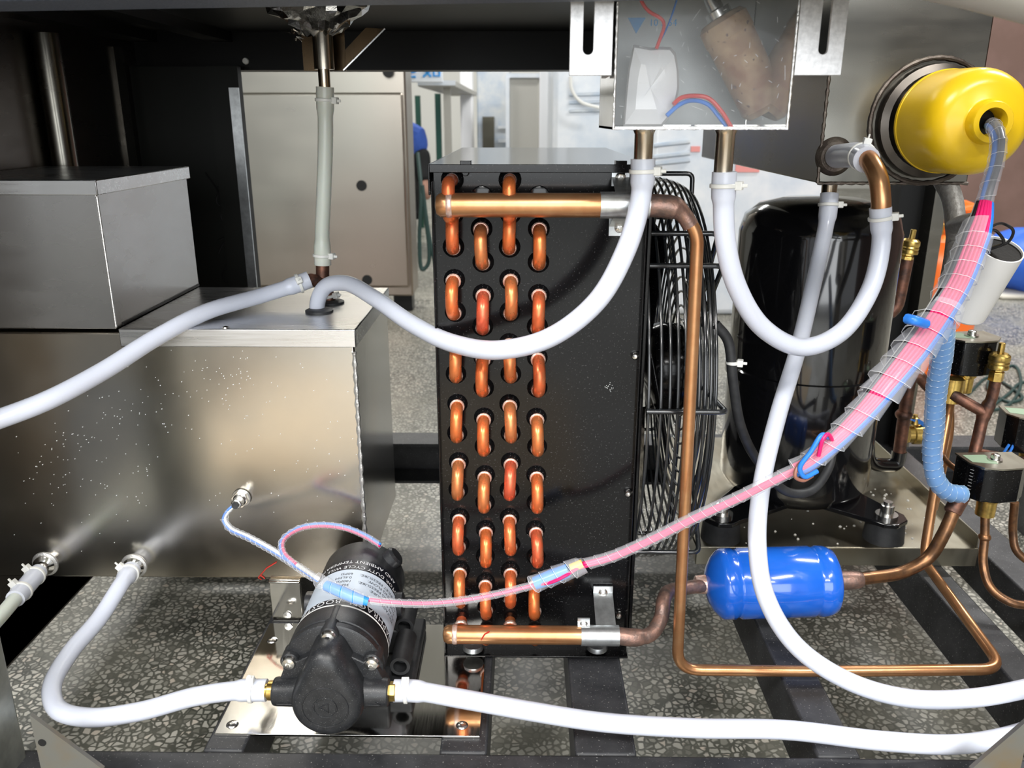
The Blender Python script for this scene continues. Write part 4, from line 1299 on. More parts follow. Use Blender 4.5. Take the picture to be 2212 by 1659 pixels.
cyl([(0.658, 0.012), (0.658, 0.024), (0.655, 0.0335), (0.650, 0.0358), (0.6195, 0.0360)], 'rear_cap', 'pump_black')
cyl([(0.6195, 0.0361), (0.6195, 0.0364), (0.603, 0.0364), (0.603, 0.0361)], 'label_band', 'label_black')
lb = cyl([(0.603, 0.0355), (0.603, 0.0363), (0.559, 0.0363), (0.559, 0.0355)], 'label_sheet', 'label_blue')
cyl([(0.559, 0.0361), (0.559, 0.0364), (0.5505, 0.0364), (0.5505, 0.0361)], 'label_band', 'label_black')
cyl([(0.5505, 0.0368), (0.5495, 0.0372), (0.5485, 0.0368)], 'trim_ring', 'nylon')
cyl([(0.549, 0.0365), (0.548, 0.0372), (0.530, 0.0372), (0.5295, 0.0362), (0.5275, 0.0362), (0.527, 0.0372), (0.5225, 0.0372), (0.5215, 0.0355), (0.5215, 0.01)], 'gear_housing', 'pump_black')
# rear side knobs
MB().lathe((PX + 0.034, 0.606, PZ + 0.002), (1, 0, 0), [(0, 0.010), (0.006, 0.010), (0.007, 0.0085)], 20).build('brush_cap', 'pump_black', pu)
MB().lathe((PX - 0.034, 0.606, PZ + 0.002), (-1, 0, 0), [(0, 0.010), (0.006, 0.010), (0.007, 0.0085)], 20).build('brush_cap', 'pump_black', pu)
q = W(850, 1180, 0.645)
MB().lathe(Vector((q.x - 0.005, 0.64, PZ + 0.022)), (0.75, 0.1, 0.6), [(0, 0.009), (0.009, 0.009), (0.011, 0.007)], 18).build('wire_boss', 'pump_black', pu)
# screw bosses
for k in range(5):
    a = PI / 2 + 2 * PI * k / 5
    x, z = PX + 0.0318 * math.cos(a), PZ + 0.0318 * math.sin(a)
    back = 0.552 if k == 0 else 0.535
    bo = MB().lathe((x, back, z), (0, -1, 0), [(0, 0.0035), (0.003, 0.0058), (back - 0.531, 0.0058), (back - 0.530, 0.0068), (back - 0.517, 0.0068), (back - 0.516, 0.006)], 20).build('screw_boss', 'pump_black', pu)
    MB().lathe((x, 0.517, z), (0, -1, 0), [(0, 0.0060), (0.0014, 0.0058), (0.0034, 0.0044), (0.004, 0.0022), (0.0022, 0.0014)], 16).build('screw', 'screw_steel', bo)
# valve head: hull of a low big circle and a high small one, rounded to the front
def head_outline(k):
    pts = []
    c_lo, r_lo, c_hi, r_hi = -0.012, 0.0265, 0.0205, 0.0125
    for i in range(48):
        a = 2 * PI * i / 48
        d = Vector((math.cos(a), math.sin(a)))
        lo, hi = d * r_lo + Vector((0, c_lo)), d * r_hi + Vector((0, c_hi))
        p = lo if lo.dot(d) > hi.dot(d) else hi
        pts.append((p.x * k, (p.y - c_lo) * k + c_lo))
    return pts


vv, ff = [], []
lev = [(0.5225, 1.0), (0.508, 1.0), (0.501, 0.985), (0.4965, 0.93), (0.494, 0.84), (0.493, 0.70), (0.4928, 0.62)]
for y, k in lev:
    for x, z in head_outline(k):
        vv.append((PX + x, y, PZ + z))
for i in range(len(lev) - 1):
    for k in range(48):
        k2 = (k + 1) % 48
        ff.append((i * 48 + k2, i * 48 + k, (i + 1) * 48 + k, (i + 1) * 48 + k2))
ff.append(tuple((len(lev) - 1) * 48 + k for k in range(47, -1, -1)))
hd = MB().add(vv, ff).build('valve_head', 'pump_black', pu, smooth=50)
em = MB()
for R_ in (0.0165, 0.0082):
    em.ring((PX, 0.4927, PZ - 0.011), (0, 1, 0), R_, 0.0006, 40, 6)
tri = [Vector((PX + 0.0042 * math.cos(a), 0.4926, PZ - 0.011 + 0.0042 * math.sin(a))) for a in (PI, PI / 3 * 5, PI / 3)]
em.tube(tri + [tri[0]], 0.0006, 6)
em.build('logo_emboss', 'pump_black', hd)
for s_ in (-1, 1):
    PZP = 0.0472
    po = MB()
    po.lathe((PX + s_ * 0.016, 0.5135, PZP), (s_, 0, 0), [(0, 0.0115), (0.010, 0.0115), (0.0115, 0.0108), (0.024, 0.0104), (0.0265, 0.0098), (0.0268, 0.006)], 26)
    po.prism([(PX + s_ * 0.012, 0.527, PZ + 0.018), (PX + s_ * 0.034, 0.527, PZ + 0.006), (PX + s_ * 0.041, 0.527, PZP + 0.002), (PX + s_ * 0.030, 0.527, PZP - 0.009), (PX + s_ * 0.01, 0.527, PZP - 0.01)], (0, -0.012, 0))
    pt = po.build('port', 'pump_black', pu, bevel=0.0008)
    MB().lathe((PX + s_ * 0.0425, 0.5145, PZP), (s_, 0, 0), [(0, 0.0072), (0.0045, 0.0072), (0.005, 0.005), (0.02, 0.005)], 6 if s_ > 0 else 12).build('brass_barb', 'brass', pt, bevel=0.0003)
    ar = MB()
    yq = 0.5135 - 0.0106
    ar.tube([(PX + s_ * 0.032 - 0.006, yq, PZP - 0.003), (PX + s_ * 0.032 + 0.006, yq, PZP - 0.003), (PX + s_ * 0.032 + 0.002, yq, PZP - 0.0005)], 0.0004, 5)
    ar.build('arrow_emboss', 'pump_black', pt)
# rubber mount and sleeves
ba = MB()
ba.box((PX - 0.034, 0.555, z1), (PX + 0.034, 0.575, 0.026)).box((PX - 0.034, 0.622, z1), (PX + 0.034, 0.642, 0.026))
ba.box((PX + 0.030, 0.56, z1), (PX + 0.052, 0.66, 0.014)).box((PX - 0.046, 0.56, z1), (PX - 0.030, 0.64, 0.014))
ba.build('mount_base', 'rubber', pu, bevel=0.002)
for px, py, yy, L_ in ((873, 1354, 0.622, 0.034), (864, 1440, 0.571, 0.04)):
    c = W(px, py, yy)
    MB().lathe(c, (0, 1, 0), [(0.012, 0.0), (0.012, 0.0052), (0.0, 0.0056), (0.0, 0.0082), (L_, 0.0086), (L_, 0.0)], 24).build('rubber_sleeve', 'rubber', pu)


def text2d(body, size, spacing=1.0):
    cu = bpy.data.curves.new('text', 'FONT')
    cu.body = body
    cu.size = size
    cu.align_x = 'CENTER'
    cu.resolution_u = 2
    cu.space_character = spacing
    o = bpy.data.objects.new('text', cu)
    COL.objects.link(o)
    bpy.context.view_layer.update()
    me = bpy.data.meshes.new_from_object(o.evaluated_get(bpy.context.evaluated_depsgraph_get()))
    vv = [(v.co.x, v.co.y) for v in me.vertices]
    ff = [tuple(p.vertices) for p in me.polygons]
    bpy.data.objects.remove(o)
    bpy.data.meshes.remove(me)
    bpy.data.curves.remove(cu)
    return vv, ff


vv, ff = text2d('10 3 54', 0.0062)
q = W(1432, 56, BY1 - 0.003)
MB().add([(q.x + x, q.y, q.z + y) for x, y in vv], ff).build('film_print', 'sign_blue', fb, smooth=0)


def wrap_text(mat, body, size, th0, y0, R, left=False, spacing=1.0):
    vv, ff = text2d(body, size, spacing)
    if left:
        m_ = min(v[0] for v in vv)
        vv = [(x - m_, y) for x, y in vv]
    out = []
    for x, y in vv:
        th = math.radians(th0) - x / R
        out.append((PX + R * math.sin(th), y0 - y, PZ + R * math.cos(th)))
    MB().add(out, ff).build('printed_line', mat, pu, smooth=0)


RT = 0.03660
wrap_text('label_white', 'MOTOR DUTY CYCLE WILL VARY', 0.0058, 10, 0.6085, RT, spacing=1.05)
wrap_text('label_white', 'AND AMBIENT TEMPERATURE', 0.0058, 0, 0.6168, RT, spacing=1.05)
wrap_text('label_white', 'DIAPHRAGM  BOOSTER  PUMP', 0.0086, -6, 0.5583, RT, spacing=1.12)
RT2 = 0.03645
for i, sx_ in enumerate(('60PSI', '0.6LPM', '100PSI', '30PSI', '0.6GPM')):
    wrap_text('label_ink', sx_, 0.0046, 4, 0.5975 - i * 0.0056, RT2, left=True)
for i, sx_ in enumerate(('MAX INLET PRESSURE:', 'WORKING FLOW:', 'WORKING PRESSURE:', 'INLET PRESSURE:', 'VOLTAGE:')):
    wrap_text('label_ink', sx_, 0.0046, 84, 0.5975 - i * 0.0056, RT2, left=True)
wrap_text('label_ink', '60', 0.016, -58, 0.575, RT2, left=True)

# ------------------------------------------------------------------ wiring harness


def arclen(path):
    s = [0.0]
    for i in range(1, len(path)):
        s.append(s[-1] + (path[i] - path[i - 1]).length)
    return s


def bundle(parent, path, R, wires, twist=14.0, facing=False):
    T, N, B = frames(path)
    if facing:
        N = [(Vector((0, -1, 0)) - t_ * t_.dot(Vector((0, -1, 0)))).normalized() for t_ in T]
        B = [T[i].cross(N[i]) for i in range(len(path))]
    s = arclen(path)
    n = len(path)
    for name, mat, a0, rf, wr_ in wires:
        pts = []
        for i in range(n):
            r = R(s[i] / s[-1]) * rf
            a = a0 + twist * s[i]
            pts.append(path[i] + (N[i] * math.cos(a) + B[i] * math.sin(a)) * r)
        MB().tube(pts, wr_, 7).build(name, mat, parent, smooth=70)


def wrapping(parent, path, R, pitch, width, mat='wrap', s0=0.0, s1=1.0, flare=0.06, jitter=0.0, skip=()):
    T, N, B = frames(path)
    s = arclen(path)
    L_ = s[-1]
    per = 20
    turns = (s1 - s0) * L_ / pitch
    n = int(turns * per)
    vv, ff = [], []
    idx = 0
    cur = 0
    ph = random.uniform(0, 6)
    jit = [random.uniform(1 - jitter, 1 + jitter) for _ in range(int(turns) + 3)]

    def at(x):
        nonlocal idx
        x = min(max(x, 0), L_)
        j = 0
        lo, hi = 0, len(s) - 2
        while lo < hi:
            m_ = (lo + hi + 1) // 2
            if s[m_] <= x:
                lo = m_
            else:
                hi = m_ - 1
        j = lo
        k = (x - s[j]) / max(s[j + 1] - s[j], 1e-9)
        return path[j].lerp(path[j + 1], k), N[j].lerp(N[j + 1], k).normalized(), B[j].lerp(B[j + 1], k).normalized()

    for i in range(n + 1):
        x = s0 * L_ + i / per * pitch
        a = ph + 2 * PI * i / per
        for q, fl_ in ((-0.5, 1 - flare), (0.5, 1 + flare)):
            c, n_, b_ = at(x + q * width)
            jj = jit[int(i / per)] * (1 - (i % per) / per) + jit[int(i / per) + 1] * ((i % per) / per)
            r = R((x / L_)) * fl_ * jj
            vv.append(c + (n_ * math.cos(a) + b_ * math.sin(a)) * r)
    for i in range(n):
        if any(u <= i / max(n, 1) <= v for u, v in skip):
            continue
        ff.append((2 * i, 2 * i + 1, 2 * i + 3, 2 * i + 2))
    MB().add(vv, ff).build('spiral_wrap', mat, parent, smooth=70)
    ed_ = [vv[2 * i + 1] for i in range(0, n + 1, 2)]
    if len(ed_) > 3:
        MB().tube(ed_, 0.00020 if R(0.5) > 0.006 else 0.00011, 4).build('wrap_edge', 'label_white', parent, smooth=70)


hn = thing('wiring_harness', 'pink, blue and black wires in clear spiral wrap crossing the whole scene', 'wiring', W(1720, 1015, 0.54))
# A: two wires out of the yellow cap
pA = spline([W(2135, 268, 0.70), W(2140, 268, 0.655), W(2148, 276, 0.635), W(2157, 300, 0.622), W(2153, 345, 0.612), W(2137, 400, 0.604), W(2124, 448, 0.60)], 12)
bundle(hn, pA, lambda u: 0.0024, [('blue_wire', 'wire_blue', 2.2, 1, 0.0023), ('black_wire', 'wire_black', 5.3, 1, 0.0023)], 3)
wrapping(hn, pA, lambda u: 0.0056, 0.0105, 0.0107, 'wrap', 0.42, 1.0, 0.05, 0.03)
# B: the thick bundle
pB = spline([W(2126, 440, 0.60), W(2118, 478, 0.594), W(2095, 545, 0.585), W(2068, 610, 0.575), W(2030, 675, 0.565), W(1985, 742, 0.555), W(1930, 812, 0.548), W(1865, 890, 0.543), W(1800, 955, 0.54), W(1740, 1003, 0.54), W(1715, 1015, 0.54)], 12)
RB = lambda u: 0.0094 if 0.1 < u < 0.52 else (0.0055 + 0.039 * u if u <= 0.1 else max(0.0038, 0.0094 - 0.0098 * (u - 0.52)))
ws = []
for k in range(5):
    ws.append(('red_wire', 'wire_red', -0.25 + 0.32 * k, 0.84, 0.0014))
for k in range(4):
    ws.append(('blue_wire', 'wire_blue', -0.52 - 0.32 * k, 0.82, 0.0018))
ws += [('black_wire', 'wire_black', 1.55, 0.80, 0.0017), ('white_wire', 'nylon', 1.9, 0.80, 0.0017), ('black_wire', 'wire_black', -0.65, 0.55, 0.0018), ('white_wire', 'nylon', 3.4, 0.3, 0.002), ('white_wire', 'nylon', 0.6, 0.3, 0.002)]
bundle(hn, pB, RB, ws, 1.2, True)
wrapping(hn, pB, lambda u: RB(u) * 1.16 + 0.0006, 0.0118, 0.0122, 'wrap', 0.08, 0.34, 0.05, 0.02)
wrapping(hn, pB, lambda u: RB(u) * 1.42 + 0.0006, 0.0130, 0.0130, 'wrap', 0.345, 0.66, 0.09, 0.09, ((0.10, 0.17), (0.31, 0.38)))
wrapping(hn, pB, lambda u: RB(u) * 1.30 + 0.0008, 0.0150, 0.0150, 'wrap', 0.66, 1.0, 0.07, 0.07, ((0.42, 0.47),))
for nm, mt, pts, r_ in (('blue_wire', 'wire_blue', [(1790, 945, 0.535), (1775, 940, 0.53), (1752, 975, 0.528), (1728, 1010, 0.528), (1738, 1030, 0.53), (1765, 1018, 0.535)], 0.0017),
                        ('brown_wire', 'wire_brown', [(1745, 985, 0.535), (1722, 1010, 0.53), (1718, 1030, 0.528), (1735, 1038, 0.53), (1755, 1028, 0.535)], 0.0013),
                        ('red_wire', 'wire_red', [(1800, 955, 0.535), (1788, 938, 0.53), (1778, 948, 0.528), (1768, 985, 0.53)], 0.0014),
                        ('blue_wire', 'wire_blue', [(2000, 700, 0.545), (1975, 692, 0.54), (1958, 688, 0.545)], 0.0034)):
    MB().tube(spline(WP(pts), 8), r_, 8).build(nm, mt, hn, smooth=70)
# C: thin run down to the yellow joint
pC = spline([W(1722, 1012, 0.54), W(1680, 1032, 0.542), W(1600, 1072, 0.548), W(1500, 1118, 0.555), W(1400, 1168, 0.562), W(1320, 1203, 0.566), W(1250, 1222, 0.566)], 14)
bundle(hn, pC, lambda u: 0.0016, [('red_wire', 'wire_red', 0.5, 1, 0.0019), ('red_wire', 'wire_red', -0.8, 1, 0.0018), ('white_wire', 'nylon', 3.4, 1, 0.0015)], 2, True)
wrapping(hn, pC, lambda u: 0.0046, 0.0090, 0.0092, 'wrap', 0.0, 0.97, 0.04, 0.02)
j1, j2, j3, j4 = W(1262, 1218, 0.562), W(1228, 1232, 0.560), W(1155, 1260, 0.560), W(1148, 1264, 0.56)
MB().tube([W(1258, 1217, 0.561), W(1232, 1228, 0.560)], 0.0034, 14).build('yellow_joint', 'tape_yellow', hn)
MB().tube([j2, W(1190, 1247, 0.56), j3], [0.0052, 0.0058, 0.0050], 14).build('blue_joint', 'shrink_blue', hn)
pJ = spline([j1, j2, W(1190, 1247, 0.56), j4], 10)
wrapping(hn, pJ, lambda u: 0.0078 - 0.0012 * u, 0.0105, 0.0098, 'wrap', 0.0, 1.0, 0.06, 0.05)
MB().tube(spline([j1, W(1222, 1243, 0.553), W(1190, 1258, 0.553), j4], 8), 0.0013, 8).build('red_wire', 'wire_red', hn)
# D: over the pump
pD = spline([W(1152, 1264, 0.56), W(1080, 1282, 0.558), W(1000, 1297, 0.553), W(920, 1304, 0.546), W(850, 1302, 0.540), W(790, 1296, 0.538)], 14)
bundle(hn, pD, lambda u: 0.0011, [('red_wire', 'wire_red', 0.4, 1, 0.0015), ('white_wire', 'nylon', 3.5, 1, 0.0014)], 5, True)
wrapping(hn, pD, lambda u: 0.0032, 0.0078, 0.0073, 'wrap', 0.0, 1.0, 0.04, 0.03)
k1, k2, k3 = W(795, 1300, 0.536), W(740, 1280, 0.538), W(685, 1252, 0.552)
MB().tube([k1, W(770, 1293, 0.536), k2, W(705, 1265, 0.546)], [0.0030, 0.0042, 0.0044, 0.004], 14).build('blue_joint', 'shrink_blue', hn)
wrapping(hn, spline([k1, k2, k3], 10), lambda u: 0.0054, 0.0085, 0.0076, 'wrap', 0.1, 1.0, 0.05, 0.04)
# E: to the sensor gland
pE = spline([k3, W(640, 1222, 0.585), W(590, 1190, 0.612), W(535, 1160, 0.635), W(495, 1140, 0.65), W(484, 1122, 0.653), W(492, 1105, 0.654), sa + sd * 0.017], 12)
bundle(hn, pE, lambda u: 0.0009, [('white_wire', 'nylon', 1.0, 1, 0.0017), ('blue_wire', 'wire_blue', 3.1, 1 , 0.0011)], 6)
wrapping(hn, pE, lambda u: 0.0033 if u < 0.9 else 0.0022, 0.0074, 0.0070, 'wrap', 0.0, 0.97, 0.04, 0.03)
MB().tube([sa + sd * 0.015, sa + sd * 0.021], 0.0030, 12).build('boot', 'rubber', hn)
# F: loop to the rear of the pump
pF = spline([W(640, 1222, 0.585), W(612, 1195, 0.60), W(612, 1165, 0.62), W(645, 1142, 0.635), W(690, 1134, 0.643), W(745, 1140, 0.648), W(790, 1158, 0.648), W(822, 1178, 0.642)], 12)
bundle(hn, pF, lambda u: 0.0010, [('red_wire', 'wire_red', 0.6, 1, 0.0013), ('blue_wire', 'wire_blue', 3.7, 1, 0.0012)], 20)
wrapping(hn, pF, lambda u: 0.0029, 0.0072, 0.0067, 'wrap', 0.0, 1.0, 0.04, 0.03)

# capacitor
ca, ce = W(2163, 538, 0.625), W(2082, 676, 0.655)
cv = (ce - ca).normalized()
cpn = thing('capacitor', 'white plastic capacitor cylinder with a black potted top beside the harness', 'capacitor', ce)
CRD = 0.0162
Lc = (ce - ca).length
MB().lathe(ca, cv, [(0.003, 0.0), (0.003, CRD - 0.0014), (0, CRD - 0.0010), (0, CRD), (Lc - 0.002, CRD), (Lc, CRD - 0.0015), (Lc, 0)], 40).build('can', 'white_plastic', cpn)
MB().lathe(ca, cv, [(0.0016, 0.0), (0.0016, CRD - 0.0012), (0.0030, CRD - 0.0012)], 32).build('potting', 'potting', cpn)
lw = MB()
lw.tube(spline([ca + Vector((-0.007, 0, 0.001)), ca + Vector((0.002, -0.004, 0.006)), ca + Vector((0.004, -0.004, 0.014)), ca + Vector((-0.004, -0.004, 0.019)), W(2122, 500, 0.595)], 8), 0.0011, 8)
lw.tube(spline([ca + Vector((-0.008, 0, 0.0)), ca + Vector((-0.002, -0.005, 0.005)), ca + Vector((-0.010, -0.008, 0.014)), W(2118, 505, 0.59)], 8), 0.0011, 8)
lw.build('lead_wires', 'wire_black', cpn)
# braided conduit, forked
t = thing('braided_conduit', 'grey braided conduit hanging down behind the pink wire bundle', 'conduit', W(2060, 620, 0.72))
MB().tube(spline(WP([(2045, 385, 0.76), (2062, 440, 0.75), (2065, 490, 0.74), (2062, 540, 0.73), (2052, 600, 0.72), (2035, 680, 0.70), (2028, 740, 0.68)]), 8), 0.0078, 16).build('conduit_tube', 'braid', t)
MB().tube(spline(WP([(2030, 390, 0.775), (2050, 430, 0.76), (2058, 490, 0.745), (2062, 530, 0.73)]), 8), 0.0062, 16).build('conduit_tube', 'braid', t)
MB().tube(spline(WP([(2060, 490, 0.74), (2090, 480, 0.70), (2112, 478, 0.66)]), 6), 0.0072, 16).build('conduit_tube', 'braid', t)
# blue wrapped cable to the lowest valve
t = thing('blue_cable', 'blue wires in spiral wrap dropping from the harness to the lowest valve', 'cable', W(2050, 1070, 0.70))
pK = spline(WP([(2040, 690, 0.60), (2035, 760, 0.625), (2022, 850, 0.655), (2018, 920, 0.67), (2014, 980, 0.68), (2022, 1035, 0.685), (2045, 1062, 0.69), (2078, 1068, 0.695)]), 12)
MB().tube(pK, 0.0062, 14).build('cable_core', 'wire_blue', t, smooth=70)
wrapping(t, pK, lambda u: 0.0080, 0.0085, 0.0087, 'wrap_blue', 0.0, 1.0, 0.04, 0.03)

# ------------------------------------------------------------------ workshop behind the machine


def far_box(mb, x0, y0, x1, y1, Y, depth):
    a, c = W(x0, y0, Y), W(x1, y1, Y)
    return mb.box((a.x, Y, c.z), (c.x, Y + depth, a.z))


# big stainless cabinet
t = thing('steel_cabinet', 'large stainless cabinet with brushed panel standing behind the tank', 'cabinet', (W(700, 650, 2.6).x, 2.9, FZ))
a = W(330, 100, 2.6)
c = W(893, 640, 2.6)
MB().box((a.x, 2.6, c.z), (c.x, 2.74, 1.3)).build('cabinet_body', 'far_steel', t, bevel=0.006)
zt = W(700, 200, 2.6).z
MB().box((a.x, 2.585, c.z + 0.03), (c.x - 0.008, 2.6, zt)).build('front_panel', 'far_steel', t, bevel=0.01)
for px, py in ((781, 401), (793, 605), (838, 155)):
    MB().lathe(W(px, py, 2.584), (0, -1, 0), [(0, 0.016), (0.002, 0.016), (0.002, 0)], 16).build('hole_shade', 'ink_hole_shade', t)  # dark discs paint the shade of open holes in the panel
for px in (420, 870):
    q = W(px, 640, 2.65)
    MB().box((q.x - 0.03, 2.65, FZ), (q.x + 0.03, 2.71, c.z)).build('foot', 'black_plain', t)
# table with sign
t = thing('work_table', 'grey work table seen from below beside the stainless cabinet', 'table', (W(930, 300, 3.6).x, 3.8, FZ))
ta, tb = W(903, 187, 3.4), W(984, 180, 3.4)
MB().box((ta.x, 3.4, ta.z), (tb.x, 4.9, ta.z + 0.02)).build('table_top', 'beige_panel', t)
MB().box((ta.x, 3.39, ta.z + 0.004), (tb.x, 3.4, ta.z + 0.022)).build('table_edge', 'film_white', t)
for px, Y_ in ((948, 4.4), (905, 4.8), (968, 3.5)):
    q = W(px, 300, Y_)
    MB().box((q.x - 0.014, Y_ - 0.014, FZ), (q.x + 0.014, Y_ + 0.014, ta.z)).build('table_leg', 'green_paint' if px != 968 else 'beige_panel', t)
t = thing('shop_sign', 'white sign with blue lettering cut off under the black top beam', 'sign', W(918, 178, 3.2))
MB().box((W(874, 178, 3.36).x, 3.36, W(874, 178, 3.36).z), (W(956, 178, 3.36).x, 3.38, W(874, 60, 3.36).z)).build('sign_board', 'sign_white', t, bevel=0.004)
gly = MB()
for st in ([(886, 150), (886, 166), (898, 166)], [(884, 156), (898, 154)], [(915, 148), (931, 166)], [(931, 150), (914, 166)], [(937, 148), (937, 164), (949, 164), (949, 148)], [(890, 140), (896, 150)], [(920, 140), (920, 150)]):
    MB().tube([W(a_, c_, 3.357) for a_, c_ in st], 0.0045, 6).build('letter_stroke', 'sign_blue', t)
# crouching person, mostly behind the cabinet
PY_ = 4.0
sh = W(905, 283, PY_)
per = thing('person', 'person in a blue top and black trousers crouching beside the cabinet, arm hanging', 'person', (sh.x - 0.12, PY_, FZ))


def skin(name, mat, verts, edges, radii, parent):
    me = bpy.data.meshes.new(name)
    me.from_pydata([tuple(Vector(v) - ORG[parent]) for v in verts], edges, [])
    me.materials.append(M[mat])
    o = bpy.data.objects.new(name, me)
    COL.objects.link(o)
    o.parent = parent
    ORG[o] = ORG[parent]
    o.modifiers.new('skin', 'SKIN')
    if not me.skin_vertices:
        me.attributes.new
    lay = me.skin_vertices[0].data if me.skin_vertices else None
    if lay:
        for i, r in enumerate(radii):
            lay[i].radius = (r, r) if not isinstance(r, tuple) else r
            lay[i].use_root = (i == 0)
    s = o.modifiers.new('sub', 'SUBSURF')
    s.levels = s.render_levels = 2
    return o


bx = sh.x - 0.16
V = lambda x, y, z: Vector((x, PY_ + y, z))
hip, chest, neck = V(bx, 0.05, 0.10), V(bx, -0.06, 0.38), V(bx, -0.10, 0.48)
hd_ = V(bx, -0.13, 0.60)
lsh, rsh = V(bx - 0.16, -0.06, 0.40), V(sh.x - 0.012, -0.06, sh.z - 0.035)
elb, wri = W(912, 352, PY_ - 0.1), W(918, 398, PY_ - 0.14)
kn, an = V(bx + 0.1, -0.30, 0.18), V(bx + 0.1, -0.12, FZ + 0.06)
kl, al = V(bx - 0.12, -0.30, 0.18), V(bx - 0.12, -0.12, FZ + 0.06)
body = skin('body', 'skin', [hip, chest, neck, hd_, hd_ + Vector((0, -0.01, 0.09)), rsh, elb, wri, W(921, 418, PY_ - 0.15), W(924, 432, PY_ - 0.15), lsh, V(bx - 0.2, -0.2, 0.2), V(bx - 0.1, -0.35, 0.16), kn, an, V(bx + 0.1, -0.25, FZ + 0.03), kl, al, V(bx - 0.12, -0.25, FZ + 0.03)],
            [(0, 1), (1, 2), (2, 3), (3, 4), (1, 5), (5, 6), (6, 7), (7, 8), (8, 9), (1, 10), (10, 11), (11, 12), (0, 13), (13, 14), (14, 15), (0, 16), (16, 17), (17, 18)],
            [0.10, 0.11, 0.045, 0.075, 0.07, 0.045, 0.032, 0.024, 0.028, 0.014, 0.045, 0.032, 0.025, 0.05, 0.035, 0.035, 0.05, 0.035, 0.035], per)
skin('shirt', 'shirt_blue', [hip + Vector((0, 0, 0.03)), chest, neck - Vector((0, 0, 0.02)), rsh, W(910, 338, PY_ - 0.09), lsh, V(bx - 0.19, -0.16, 0.26)], [(0, 1), (1, 2), (1, 3), (3, 4), (1, 5), (5, 6)], [0.13, 0.135, 0.07, 0.07, 0.055, 0.07, 0.05], per)
skin('sleeve', 'trousers', [W(909, 318, PY_ - 0.085), elb, wri], [(0, 1), (1, 2)], [0.045, 0.042, 0.034], per)
skin('trousers', 'trousers', [hip, kn, an, kl, al], [(0, 1), (1, 2), (0, 3), (3, 4)], [0.135, 0.075, 0.055, 0.075, 0.055], per)
skin('hair', 'hair_black', [hd_ + Vector((0, 0.03, 0.03)), hd_ + Vector((0, 0.02, 0.11))], [(0, 1)], [0.08, 0.07], per)
# white pillar
t = MB()
far_box(t, 991, 60, 1024, 470, 4.6, 0.12)
tag(t.build('white_pillar', 'pillar_white', loc=W(1008, 470, 4.6), bevel=0.01), 'plain bright white pillar between the table and wrapped machines', 'pillar')
# film wrapped machines
t = thing('wrapped_machine', 'bluish film wrapped machine just right of the white pillar', 'machine', (W(1060, 400, 5.0).x, 5.2, FZ))
a, c = W(1028, 60, 5.0), W(1102, 400, 5.0)
MB().box((a.x, 5.0, FZ), (c.x, 5.5, 1.3)).build('machine_body', 'film_blue', t, bevel=0.01)
far_box(MB(), 1042, 252, 1068, 330, 4.99, 0.01).build('dark_opening', 'dark_gap', t)
far_box(MB(), 1076, 272, 1098, 278, 4.985, 0.01).build('shelf', 'film_white', t)
far_box(MB(), 1076, 300, 1098, 308, 4.985, 0.01).build('shelf', 'film_white', t)
t = thing('grey_machine', 'grey metal cabinet with a green trimmed top behind the condenser', 'machine', (W(1130, 400, 4.2).x, 4.4, FZ))
a, c = W(1098, 168, 4.2), W(1166, 168, 4.2)
MB().box((a.x, 4.2, FZ), (c.x, 4.8, a.z)).build('machine_body', 'beige_panel', t, bevel=0.01)
MB().box((a.x - 0.01, 4.19, a.z), (c.x + 0.01, 4.8, a.z + 0.02)).build('machine_top', 'film_white', t)
MB().box((a.x - 0.012, 4.18, FZ), (a.x + 0.006, 4.2, a.z)).build('edge_trim', 'film_white', t)
t = thing('pale_column', 'pale double ribbed column beside the plastic wrapped crates', 'column', (W(1180, 400, 4.0).x, 4.0, FZ))
for x0, x1 in ((1167, 1179), (1182, 1193)):
    far_box(MB(), x0, 60, x1, 480, 4.0, 0.06).build('rib', 'pillar_white', t, bevel=0.004)
t = thing('wrapped_crate', 'white plastic wrapped crate with ribbed film behind the hanging box', 'crate', (W(1280, 300, 3.2).x, 3.4, FZ))
a, c = W(1196, 100, 3.2), W(1420, 300, 3.2)
MB().box((a.x, 3.2, FZ), (c.x, 3.9, 0.95)).build('crate_body', 'film_white', t, bevel=0.02)
for y_ in (205, 222, 240):
    q = W(1230, y_, 3.195)
    MB().tube([q, W(1330, y_ - 3, 3.195)], 0.006, 6).build('film_rib', 'film_blue', t)
MB().tube(spline([W(1232, 165, 3.15), W(1236, 195, 3.15), W(1255, 220, 3.15), W(1295, 233, 3.15)], 8), 0.006, 8).build('film_cord', 'nylon', t)
t = thing('wrapped_crate', 'low white wrapped crate with a red patch seen above the fan guard', 'crate', (W(1500, 350, 2.6).x, 2.8, FZ))
a, c = W(1408, 290, 2.6), W(1800, 300, 2.6)
MB().box((a.x, 2.6, FZ), (c.x, 3.0, W(1500, 262, 2.6).z)).build('crate_body', 'film_white', t, bevel=0.02)
far_box(MB(), 1493, 316, 1512, 328, 2.595, 0.006).build('red_patch', 'film_red', t)
far_box(MB(), 1590, 352, 1640, 372, 2.595, 0.006).build('red_patch', 'film_red', t)
for y_ in (310, 335, 350):
    MB().tube([W(1412, y_ + 4, 2.595), W(1490, y_ - 4, 2.595)], 0.006, 6).build('film_rib', 'film_blue', t)
